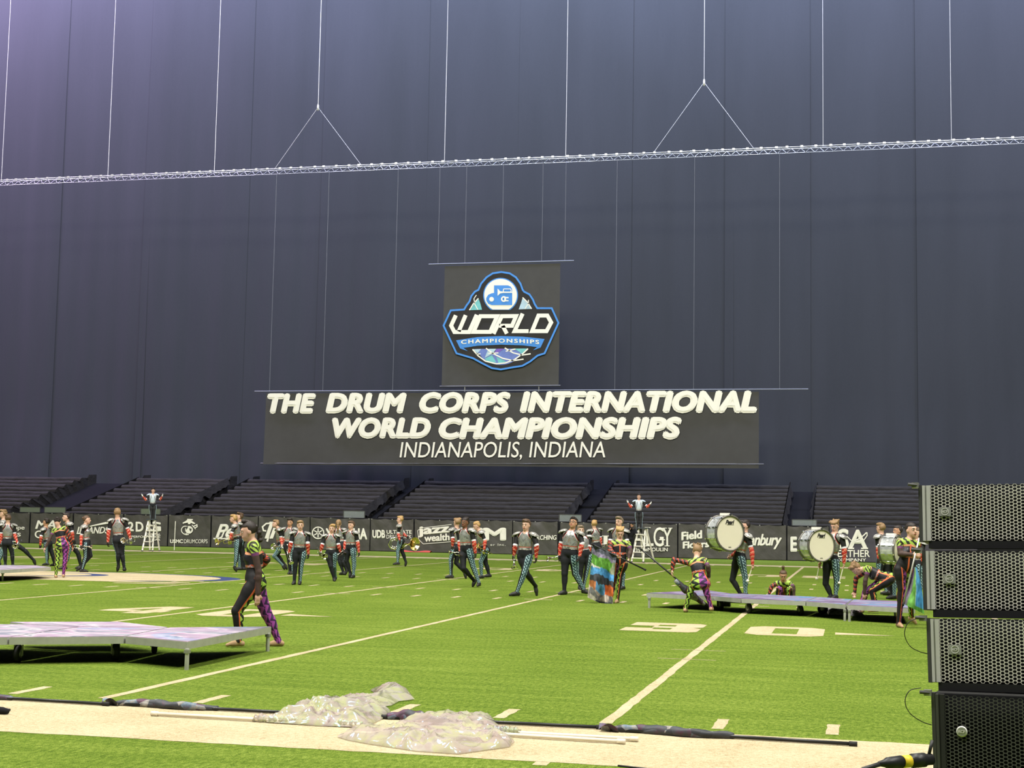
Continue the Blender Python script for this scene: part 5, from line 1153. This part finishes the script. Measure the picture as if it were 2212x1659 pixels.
# ------------------------------------------------------------------ bass drums
def bass_drum(key, label, c, cx, cy, axis, R_, dep, d=-.25, text=True, carrier=True):
    q = PEOPLE[key]; o = wpt(key, q['P'](cx, cy, d)); t = tag(empty('bass_drum', o), label, 'drum', 'marching bass drums')
    A = nrm(q['ax']*axis[0]+q['ay']*axis[1]+np.array([0, 0, axis[2]])); U = nrm(np.array([0, 0, 1.])-A*A[2]); Wd = np.cross(U, A)   # A points out of the front head
    MB().lathe([(-dep, R_*.965), (0, R_*.965)], (0, 0, 0), A, 48).build('shell', 'silver_wrap', t, True)
    for s in (0, 1):
        x = -dep*s; e = .028 if s == 0 else -.028
        MB().lathe([(x-e*.6, R_*.97), (x-e*.6, R_*1.03), (x+e*.9, R_*1.03), (x+e*.9, R_*.93), (x+e*.4, R_*.93)], (0, 0, 0), A, 48).build('hoop', 'drum_hoop', t, True)
        hd_ = MB().lathe([(x+e*.2, .001), (x+e*.2, R_*.94)], (0, 0, 0), A, 48).build('drum_head', 'drum_head', t)
        if s == 0 and text:
            for tx, w2, h2, cy2 in (('Pearl', .46, .17, .62), ('PearlMax', .14, .03, -.78)):
                v, f = text2d(tx, .35, .035 if w2 > .2 else .01, .92)
                MB().add([A*(x+e*.2+.008-_l*.0005)+Wd*((u-.5)*w2*R_*1.35)+U*(cy2*R_+(w_-.5)*h2*R_*1.5) for u, w_, _l in v], f).build('lettering', 'ink_black', hd_)
            MB().box(A*(x+e*.2+.005)+U*(.47*R_)+Wd*(.03*R_), (.24*R_, .008*R_, .001), [Wd, U, A]).build('underline', 'ink_black', hd_)
    for k in range(10):
        a = 2*math.pi*(k+.5)/10; n_ = Wd*math.cos(a)+U*math.sin(a)
        rod = MB().tube([n_*R_*1.02+A*.01, n_*R_*1.02-A*(dep+.01)], .005, 6).build('tension_rod', 'chrome', t)
        MB().box(n_*R_*1.0-A*dep*.27, (.045, .012, .014), [A, np.cross(n_, A), n_]).build('lug', 'chrome', rod); MB().box(n_*R_*1.0-A*dep*.73, (.045, .012, .014), [A, np.cross(n_, A), n_]).build('lug', 'chrome', rod)
        for x in (.012, -dep-.012): MB().box(n_*R_*1.03+A*x, (.014, .016, .02), [A, np.cross(n_, A), n_]).build('claw', 'chrome', rod)
    MB().lathe([(0, .0), (0, .03), (.004, .03), (.004, 0)], -A*dep*.5+nrm(-Wd*.75+U*.66)*R_*.965, nrm(-Wd*.75+U*.66), 12).build('badge', 'zinc', t)
    if carrier:
        MB().box(U*R_*1.06-A*dep*.5, (dep*.30, .06, .03), [A, Wd, U]).build('top_pad', 'white_paint', t); MB().tube([U*R_*1.02+A*.02+Wd*.06, U*R_*1.06-A*dep*.5+Wd*.06, U*R_*1.02-A*(dep+.02)+Wd*.06], .012, 6).build('carrier_bracket', 'chrome', t)
    return t
bass_drum('b1', 'larger silver bass drum with cream head and black script above the right platform', 'G', -28, 525, (.62, -.78, 0), .405, .36, d=-.42)
bass_drum('b2', 'middle silver bass drum with cream head and black script', 'G', 1430, 722, (.60, -.80, 0), .365, .36, d=-.45)
bass_drum('p25', 'third silver bass drum half hidden behind the dancer beside the loudspeakers', 'H', 790, 600, (.93, -.36, 0), .33, .34, d=-.35, text=False)
def mallet(key, c, x0, y0, x1, y1, label, d=0.0):
    q = PEOPLE[key]; a, b_ = wpt(key, q['P'](x0, y0, d)), wpt(key, q['P'](x1, y1, d)); t = tag(empty('drum_mallet', a), label, 'mallet', 'drum mallets')
    MB().tube([(0, 0, 0), b_-a], .011, 8).build('handle', 'pole_white', t); dr = nrm(b_-a); MB().lathe([(-.025, .012), (-.025, .032), (.025, .032), (.025, .012)], b_-a, dr, 14, cap=True).build('felt_head', 'mallet_felt', t, True)
for key, side, x, y, lab in (('b1', 'L', 258, 1285, 'white mallet in the hand of the drummer with the largest drum'), ('b2', 'L', 1715, 1320, 'white mallet right of the drummer with the middle drum'), ('b2', 'R', 1358, 1250, 'white mallet below the second bass drum')):
    q = PEOPLE[key]; h_ = q['hand'+side]; b_ = q['P'](x, y, h_[1]); a = wpt(key, h_); b_ = wpt(key, b_); t = tag(empty('drum_mallet', a), lab, 'mallet', 'drum mallets')
    MB().tube([(0, 0, .03), b_-a], .011, 8).build('handle', 'pole_white', t); MB().lathe([(-.025, .012), (-.025, .032), (.025, .032), (.025, .012)], b_-a, nrm(b_-a), 14, cap=True).build('felt_head', 'mallet_felt', t, True)

# ------------------------------------------------------------------ flags
def col_grid(name, fn, colfn, nu, nv, parent, thick=.0):
    mb = MB(); mb.grid(fn, nu, nv); o = mb.build(name, 'vcol', parent, True); a = o.data.color_attributes.new('Col', 'FLOAT_COLOR', 'POINT')
    buf = []
    for j in range(nv+1):
        for i in range(nu+1): buf += [*colfn(i/nu, j/nv), 1.0]
    a.data.foreach_set('color', buf); return o
def pole(parent, a, b_, r, mat, tip='black_rubber'):
    MB().tube([a, b_], r, 10).build('pole', mat, parent, True); d = nrm(np.array(b_)-np.array(a))
    for e, s in ((a, -1), (b_, 1)): MB().tube([np.array(e)-d*.03, np.array(e)+d*.03], r*1.35, 10).build('end_cap', tip, parent, True)
# flag of g3
q = PEOPLE['g3']; hR, hL = q['handR'], q['handL']; d0 = (hR[1]+hL[1])/2-.03
base = wpt('g3', q['P'](1870, 850, d0)); t = tag(empty('flag', base), 'large patchwork flag in green, blue and orange held low', 'flag')
def gl(x, y, d=0): return wpt('g3', q['P'](x, y, d0+d))-base
pole(t, gl(1470, 655), gl(2307, 1057), .016, 'pole_black')
def f3(u, v):
    a = np.array([1480, 640])*(1-u)+np.array([1860, 850])*u; b_ = np.array([1395, 1500])*(1-u)+np.array([1800, 1690])*u
    m = np.array([1455, 1000])*(1-u)+np.array([1800, 1150])*u
    p_ = a*(1-v)**2+m*2*v*(1-v)*1.0+b_*v**2
    w_ = (.10*math.sin(u*9+v*3)+.06*math.sin(u*17-v*7)+.05*mn.noise(Vector((u*4, v*5, 0))))*(.15+v)
    return gl(p_[0], p_[1], w_-.05*v)
def c3(u, v):
    n_ = .10*mn.noise(Vector((u*3, v*3, 1)))+.04*mn.noise(Vector((u*9, v*9, 4))); V_ = v+n_*.9+(u-.5)*(.05-.45*abs(mn.noise(Vector((v*3, 2, 2))))); U_ = u+n_*1.3+(v-.7)*.3
    g = lambda *c_: tuple(x*(.8+.5*mn.noise(Vector((u*14, v*18, 2)))) for x in c_)
    if V_ < .10: return g(.10, .11, .14)
    if V_ < .18: return g(.32, .28, .40)
    if V_ < .42: return g(.14, .38, .05) if U_ < .70 else g(.30, .33, .20)
    if V_ < .47: return g(.72, .70, .60) if U_ < .35 else g(.10, .34, .65)
    if V_ < .58: return g(.10, .36, .70)
    if V_ < .68: return g(.05, .055, .06)
    if V_ < .80: return g(.62, .14, .03) if U_ > .62 else (g(.12, .36, .62) if U_ > .28 else g(.45, .16, .05))
    if V_ < .93: return g(.48, .42, .34) if mn.noise(Vector((u*4, v*6, 9))) > -.1 else g(.20, .20, .20)
    return g(.06, .07, .09) if U_ > .4 else g(.55, .50, .42)
col_grid('flag_cloth', f3, c3, 90, 140, t)
# rolled flag of g4
q = PEOPLE['g4']; dd = q['handL'][1]-.02; base = wpt('g4', q['P'](900, 1290, dd)); t = tag(empty('flag', base), 'dark rolled flag on a long black pole held by the bending dancer', 'flag')
def g4(x, y, d=0): return wpt('g4', q['P'](x, y, d))-base
pole(t, g4(400, 910, dd), g4(1500, 1830, dd+.15), .016, 'pole_black')
pts = [g4(945+(1420-945)*u, 1400+(1790-1400)*u+18*math.sin(u*3.1), dd+.15*u-.02) for u in np.linspace(0, 1, 14)]
mb = MB(); mb.tube(pts, [.02+.05*math.sin(math.pi*min(1, .1+u*.85))*(1+.25*math.sin(u*23)) for u in np.linspace(0, 1, 14)], 12); mb.build('flag_cloth', 'rolled_cloth', t, True)
# flag of g7
q = PEOPLE['g7']; d7 = q['handR'][1]-.03; base = wpt('g7', q['P'](1000, 650, d7)); t = tag(empty('flag', base), 'blue, green and violet flag held downward beside the loudspeakers', 'flag')
def g7(x, y, d=0): return wpt('g7', q['P'](x, y, d7+d))-base
pole(t, g7(1050, 420), g7(850, 1250), .014, 'aluminium')
def f7(u, v):
    a = np.array([975, 800])*(1-u)+np.array([1010, 800])*u; b_ = np.array([850, 1245])*(1-u)+np.array([1105, 1370])*u; m = np.array([925, 1000])*(1-u)+np.array([1085, 1000])*u
    p_ = a*(1-v)**2+m*2*v*(1-v)+b_*v**2; return g7(p_[0], p_[1], (.07*math.sin(u*8+v*2)+.04*mn.noise(Vector((u*4, v*4, 3))))*(.2+v))
def c7(u, v):
    n_ = .12*mn.noise(Vector((u*3, v*3, 5))); U_ = u+n_+(v-.5)*.15; k = .85+.4*mn.noise(Vector((u*10, v*12, 3)))
    c_ = (.16, .08, .22) if U_ < .16 else (.30, .28, .34) if U_ < .30 else (.16, .42, .08) if U_ < .52 or v > .92 else (.55, .70, .55) if U_ < .56 else (.12, .42, .80)
    return tuple(x*k for x in c_)
col_grid('flag_cloth', f7, c7, 40, 60, t)

# ------------------------------------------------------------------ flags lying on the near sideline
def rolled(label, a, b_, c0, c1, seed, rad=.045, end=True):
    A, B_ = gp(*a, .03), gp(*b_, .03); A[2] = B_[2] = 0; t = tag(empty('rolled_flag', A), label, 'flag', 'rolled flags lying along the sideline'); v = B_-A; rs = random.Random(seed)
    off = np.array([0, 0, .020])
    pole(t, off, v+off, .014, 'pole_black')
    n = 40; sd_ = nrm(np.array([-v[1], v[0], 0])); mb = MB()
    for s, k in ((0, 1.0), (1, .7)):
        pts, rr = [], []
        for i in range(n+1):
            u = i/n; w_ = c0+(c1-c0)*u; r_ = rad*k*(.35+.65*math.sin(math.pi*min(1, max(0, .06+.9*u)))**.6)*(1+.15*mn.noise(Vector((u*9, seed, s))))
            pts.append(v*w_+sd_*(.03*math.sin(u*7+s*2)+.03*s)+np.array([0, 0, r_*.75])); rr.append(r_)
        mb.tube(pts, rr, 12)
    o = mb.build('flag_cloth', 'rolled_cloth', t, True)
    for vv in o.data.vertices:
        p_ = vv.co; k = mn.noise(Vector((p_.x*9, p_.y*9, p_.z*14+seed))); vv.co.z = max(.004, p_.z*(.95+.30*k))
    if end:
        e = v*c0; f = MB(); f.grid(lambda u, w_: e+v/np.linalg.norm(v)*(-.12+.16*u)+sd_*(.10*(w_-.5))+np.array([0, 0, .02+.05*math.sin(u*3+w_*4)]), 6, 4); f.build('cloth_tip', 'rolled_cloth', t, True)
    return t
rolled('dark rolled flag at the left edge with its pole pointing right', (-180, 1494), (229, 1518), .0, .51, 1, .042)
rolled('rolled patchwork flag in grey and maroon at the near left sideline', (252, 1517), (745, 1543), .0, .45, 2, .042)
rolled('black rolled flag half hidden between the two clear plastic flags', (832, 1546), (1296, 1568), .01, .30, 3, .05, False)
rolled('rolled dark flag with a purple end at the near right sideline', (1328, 1573), (1843, 1604), .0, .51, 4, .045)
q = gp(-40, 1532, .03); q2 = gp(18, 1536, .03); q[2] = q2[2] = 0; t = tag(empty('rolled_flag', q2), 'black bundle end poking in from the left edge on the sideline', 'flag', 'rolled flags lying along the sideline')
MB().tube([q-q2+np.array([0, 0, .03]), np.array([-.05, 0, .03]), np.array([0, 0, .025])], [.035, .03, .018], 10).build('flag_cloth', 'black_fabric', t, True); MB().tube([q-q2+np.array([0, .03, .06]), np.array([0, .02, .035])], .012, 8).build('pole', 'pole_black', t)
from mathutils.geometry import intersect_point_tri_2d
def heap(name, label, poly, poles, ruff, seed, peak, mat='irid', grp='clear plastic flags on the sideline', step=.018, cat='flag'):
    W = [gp(x, y, .02) for x, y in poly]; c = np.mean(W, 0); c[2] = 0; t = tag(empty(name, c), label, cat, grp)
    P2 = [(w_[0]-c[0], w_[1]-c[1]) for w_ in W]; xs = [p_[0] for p_ in P2]; ys = [p_[1] for p_ in P2]
    n = len(P2)
    def inside(x, y):
        r_ = False
        for i in range(n):
            (x1, y1), (x2, y2) = P2[i], P2[i-1]
            if (y1 > y) != (y2 > y) and x < (x2-x1)*(y-y1)/(y2-y1)+x1: r_ = not r_
        return r_
    def edge(x, y):
        m = 9
        for i in range(n):
            a = np.array(P2[i]); b_ = np.array(P2[i-1]); p_ = np.array((x, y)); d = b_-a; u = max(0, min(1, (p_-a)@d/(d@d+1e-9))); m = min(m, np.linalg.norm(p_-a-d*u))
        return m
    def near(x, y):
        best = None
        for i in range(n):
            a = np.array(P2[i]); b_ = np.array(P2[i-1]); p_ = np.array((x, y)); d = b_-a; u = max(0, min(1, (p_-a)@d/(d@d+1e-9))); e = a+d*u; m = np.linalg.norm(p_-e)
            if best is None or m < best[0]: best = (m, e)
        return best
    nx, ny = int((max(xs)-min(xs))/step)+2, int((max(ys)-min(ys))/step)+2; idx = {}; V_, F_ = [], []; ins = {}
    for j in range(-1, ny+1):
        for i in range(-1, nx+1): ins[i, j] = inside(min(xs)+i*step, min(ys)+j*step)
    def vert(i, j):
        if (i, j) in idx: return idx[i, j]
        x, y = min(xs)+i*step, min(ys)+j*step; m, e = near(x, y)
        if not ins[i, j]: x, y = e; m = 0.0
        ed = min(1, m/.14); s = Vector((x*3.2+seed, y*2.4+x*.9, seed)); wv = s+Vector((mn.noise(s*.8), mn.noise(s*.8+Vector((5, 0, 0))), 0))*.8
        d1 = mn.voronoi(wv*1.1)[0]; d2 = mn.voronoi(wv*2.6+Vector((3, 1, 0)))[0]; g_ = .5+.6*mn.noise(Vector((x*1.5, y*1.5, seed+3)))
        c1 = (1-min(1, (d1[1]-d1[0])*1.6))**1.5; c2 = (1-min(1, (d2[1]-d2[0])*2.6))**1.3
        z = .010+ed**.6*peak*(.15+g_*(.75*c1+.1)+.28*c2)
        idx[i, j] = len(V_); V_.append((x, y, z)); return idx[i, j]
    for j in range(-1, ny):
        for i in range(-1, nx):
            q_ = [(i, j), (i+1, j), (i+1, j+1), (i, j+1)]
            if any(ins[a] for a in q_): F_.append(tuple(vert(*a) for a in q_))
    mb = MB(); mb.add(V_, F_); mb.build('flag_cloth' if poles else 'cloth', mat, t, True)
    for a, b_ in poles:
        A, B_ = gp(*a, .02)-c, gp(*b_, .02)-c; A[2] = B_[2] = .022; pole(t, A, B_, .015, 'pole_white', 'pole_white')
    for a, b_ in ruff:
        A, B_ = gp(*a, .02)-c, gp(*b_, .02)-c; A[2] = B_[2] = .03; m = 60
        MB().tube([A+(B_-A)*i/m+np.array([0, .006*math.sin(i*2.3), .004*math.cos(i*3.1)]) for i in range(m+1)], [.03+.010*math.sin(i*2.1)+.006*math.sin(i*5.3) for i in range(m+1)], 8).build('ruffled_sleeve', 'irid', t, True)
    return t
heap('clear_flag', 'crumpled clear iridescent flag with a white pole to its left', [(575, 1557), (625, 1535), (690, 1517), (755, 1504), (800, 1502), (815, 1498), (800, 1488), (835, 1478), (878, 1487), (896, 1508), (862, 1512), (846, 1521), (815, 1526), (845, 1536), (832, 1547), (805, 1560), (782, 1568), (690, 1565), (620, 1560)], [((334, 1542), (770, 1567))], [((548, 1554), (782, 1567))], 3.1, .115)
heap('clear_flag', 'larger crumpled clear iridescent flag with white poles to its right', [(728, 1588), (762, 1576), (800, 1578), (845, 1572), (855, 1566), (900, 1553), (948, 1540), (1005, 1546), (1030, 1544), (1062, 1546), (1082, 1570), (1095, 1580), (1112, 1598), (1100, 1610), (1062, 1615), (990, 1625), (900, 1619), (800, 1604), (750, 1595)], [((1000, 1577), (1370, 1597)), ((1060, 1585), (1342, 1602))], [((1050, 1579), (1120, 1583))], 8.7, .125)
heap('silver_silk', 'crumpled silvery silk lying under the right platform', [cpx('R', x, y) for x, y in ((1540, 330), (1600, 312), (1700, 318), (1790, 335), (1870, 378), (1780, 380), (1650, 372), (1560, 368))], [], [], 5.2, .13, 'irid_silver', None, .03, 'cloth')

# ------------------------------------------------------------------ loudspeaker stack
yw = math.radians(25); vF = nrm(np.array([_fw[0], _fw[1], 0])); vR = np.array([vF[1], -vF[0], 0]); sx = vR*math.cos(yw)-vF*math.sin(yw); sn = -vF*math.cos(yw)-vR*math.sin(yw)   # sx along the face to the right, sn out of the face
def at_depth(x, y, D):
    d = -0; r_ = ray(x, y); return CAM+r_*(D/(r_@_fw))
BX = [((1990, 1049), (1995, 1168), 8.75), ((1997, 1190), (2004, 1316), 8.52), ((2006, 1337), (2015, 1473), 8.25), ((2017, 1499), (2027, 1690), 8.02)]
NM = ['top', 'second', 'third', 'bottom']
def hexgrille(w_, h_, cx_=.0215, cy_=.0198):
    mb = MB(); hx, hy = cx_*2/3, cy_/math.sqrt(3); k = .77; col = 0; x = hx
    while x < w_-hx*.5:
        y = cy_*.5*(1+col % 2)
        while y < h_-cy_*.3:
            o = [(x+hx*math.cos(math.radians(60*m)), y+hy*math.sin(math.radians(60*m))) for m in range(6)]; i_ = [(x+hx*k*math.cos(math.radians(60*m)), y+hy*k*math.sin(math.radians(60*m))) for m in range(6)]
            v = [(a[0], -.0, a[1]) for a in o]+[(a[0], .0, a[1]) for a in i_]+[(a[0], .006, a[1]) for a in i_]
            mb.add(v, [(m, (m+1) % 6, (m+1) % 6+6, m+6) for m in range(6)]+[(m+6, (m+1) % 6+6, (m+1) % 6+12, m+12) for m in range(6)]); y += cy_
        x += cx_; col += 1
    return mb
for i, (a, b_, D) in enumerate(BX):
    A, B_ = at_depth(*a, D), at_depth(*b_, D-.06); upv = nrm(B_-A)*-1; hh = np.linalg.norm(B_-A); nn = nrm(np.cross(sx, upv)); nn = nn if nn@sn > 0 else -nn; W_ = .78
    t = tag(empty('loudspeaker', B_), NM[i]+' black line array loudspeaker with a honeycomb grille in the right hand stack', 'loudspeaker', 'stacked loudspeakers')
    t.matrix_world = Matrix(((sx[0], -nn[0], upv[0], B_[0]), (sx[1], -nn[1], upv[1], B_[1]), (sx[2], -nn[2], upv[2], B_[2]), (0, 0, 0, 1)))
    dk = i == 3; gm = 'grille_dark' if dk else 'grille_metal'
    MB().box((W_/2, .24, hh/2), (W_/2+.012, .20, hh/2+.004)).build('cabinet', 'cabinet', t)
    MB().box((W_/2, .034, hh/2), (W_/2, .004, hh/2)).build('backing', 'black_fabric', t)
    g = hexgrille(W_-.05, hh); g.v = [(x+.044, y, z) for x, y, z in g.v]; g.build('grille', gm, t)
    MB().box((.006, .02, hh/2), (.008, .025, hh/2)).build('edge_rail', 'rail_light' if not dk else 'dark_steel', t); MB().box((.034, .012, hh/2), (.011, .018, hh/2)).build('edge_rail', 'rail_light' if not dk else 'cabinet', t); MB().box((.019, .022, hh/2), (.006, .02, hh/2)).build('edge_groove', 'badge_grey' if not dk else 'cabinet', t); MB().box((-.018, .05, hh/2), (.010, .03, hh/2+.005)).build('rigging_plate', 'dark_steel', t)
    for zz in (-.024,): MB().box((W_/2+.01, .03, zz), (W_/2-.02, .03, .022)).build('frame_bar', 'black_plastic', t)
    if not dk:
        bx, bz = (.130, hh*.52); bd = MB().box((bx, -.006, bz), (.034, .004, .027)).build('badge', 'badge_grey', t); MB().lathe([(0, .022), (.002, .022), (.002, .019), (0, .019)], (bx, -.010, bz), (0, -1, 0), 20).build('badge_ring', 'badge_text', bd)
        v, f = text2d('RCF', 0, .03, .95); MB().add([(bx-.016+.032*u, -.0125+_l*.0002, bz-.007+.014*w_) for u, w_, _l in v], f).build('badge_text', 'badge_text', bd)
    else:
        bx, bz = (.135, hh*.59); bd = MB().lathe([(0, .0005), (.004, .030), (.006, .030), (.006, .0005)], (bx, -.002, bz), (0, -1, 0), 24).build('badge', 'badge_text', t, True); MB().lathe([(.0, .0005), (.0, .024)], (bx, -.010, bz), (0, -1, 0), 24).build('badge_disc', 'badge_grey', bd)
        v, f = text2d('RCF', 0, .03, .95); MB().add([(bx-.018+.036*u, -.0125+_l*.0002, bz-.008+.016*w_) for u, w_, _l in v], f).build('badge_text', 'letter_white', bd)
    MB().tube([(-.03, .01, hh+.004), (-.085, -.01, hh+.008)], .010, 8).build('lock_pin', 'dark_steel', t); MB().box((-.045, .02, hh+.004), (.02, .02, .016)).build('pin_block', 'zinc', t)
def ground_box():
    A = at_depth(2060, 1690, 7.95); t = tag(empty('subwoofer', (A[0], A[1], 0)), 'black base cabinet on the ground under the loudspeaker stack, mostly out of frame', 'loudspeaker')
    h2 = A[2]-.02
    t.matrix_world = Matrix(((sx[0], -sn[0], 0, A[0]), (sx[1], -sn[1], 0, A[1]), (0, 0, 1, 0), (0, 0, 0, 1))); MB().box((.40, .28, h2/2), (.44, .26, h2/2)).build('cabinet', 'cabinet', t); MB().box((.40, .015, h2/2), (.40, .008, h2*.42)).build('grille', 'grille_dark', t)
ground_box()
for i, pts in enumerate((((1985, 1335), (1962, 1345), (1954, 1370), (1965, 1395), (1985, 1407), (2003, 1412)), ((1990, 1486), (1965, 1492), (1955, 1515), (1965, 1540), (1990, 1558), (2012, 1566)))):
    P_ = [at_depth(x, y, 8.3-.2*i) for x, y in pts]; S_p = []; E_ = [P_[0]]+P_+[P_[-1]]
    for k in range(1, len(P_)):
        for u in np.linspace(0, 1, 7)[:-1]:
            a, b_, c_, d_ = E_[k-1], E_[k], E_[k+1], E_[k+2]; S_p.append(.5*(2*b_+(c_-a)*u+(2*a-5*b_+4*c_-d_)*u*u+(3*b_-a-3*c_+d_)*u**3))
    tag(MB().tube(S_p+[P_[-1]], .0025, 6).build('cable', 'cable_black', None, True), ('upper', 'lower')[i]+' thin black cable loop beside the loudspeaker stack', 'cable', 'cable loops beside the loudspeakers')
c0 = at_depth(1898, 1650, 7.6); c1 = at_depth(2012, 1640, 7.75); t = tag(empty('power_connector', c0), 'black multi pin power connector with a yellow band at the bottom right', 'connector'); v = c1-c0; dr = nrm(v); Ln = np.linalg.norm(v)
MB().lathe([(0, .012), (Ln*.12, .022), (Ln*.16, .030), (Ln*.42, .034), (Ln*.43, .028), (Ln*.62, .028), (Ln*.63, .038), (Ln*.86, .038), (Ln*.87, .030), (Ln, .030)], (0, 0, 0), dr, 18, cap=True).build('plug_body', 'black_plastic', t, True)
MB().lathe([(Ln*.44, .030), (Ln*.44, .033), (Ln*.58, .033), (Ln*.58, .030)], (0, 0, 0), dr, 18).build('yellow_band', 'yellow_tape', t, True); MB().tube([dr*.02, -dr*.10-np.array([0, 0, .02]), -dr*.28-np.array([0, 0, .16]), -dr*.5-np.array([0, 0, .40])], .013, 8).build('cord', 'cable_black', t, True)
MB().tube([dr*Ln*.95+np.array([0, 0, .02]), dr*Ln*1.02+np.array([0, 0, .10])], .009, 8).build('strain_cable', 'cable_black', t, True)
P_ = [gp(1335, 1656), gp(1400, 1663), gp(1520, 1674), gp(1800, 1690), gp(2080, 1700)]
tag(MB().tube([p_+np.array([0, 0, .006]) for p_ in P_], .007, 8).build('ground_cable', 'cable_black', None, True), 'black cable lying along the outer edge of the sideline', 'cable')

q = PEOPLE['ph']; o = wpt('ph', (q['handL']+q['handR'])/2+np.array([0, -.05, .03])); t = tag(empty('camera_body', o), 'black camera held up by the person in black behind the right ladder', 'camera')
MB().box((0, 0, 0), (.07, .035, .05), [q['ax'], q['ay'], np.array([0, 0, 1.])]).build('housing', 'black_plastic', t); MB().lathe([(.03, .03), (.12, .03), (.13, .036), (.13, .028)], (0, 0, 0), -q['ay'], 14).build('lens', 'black_plastic', t, True)
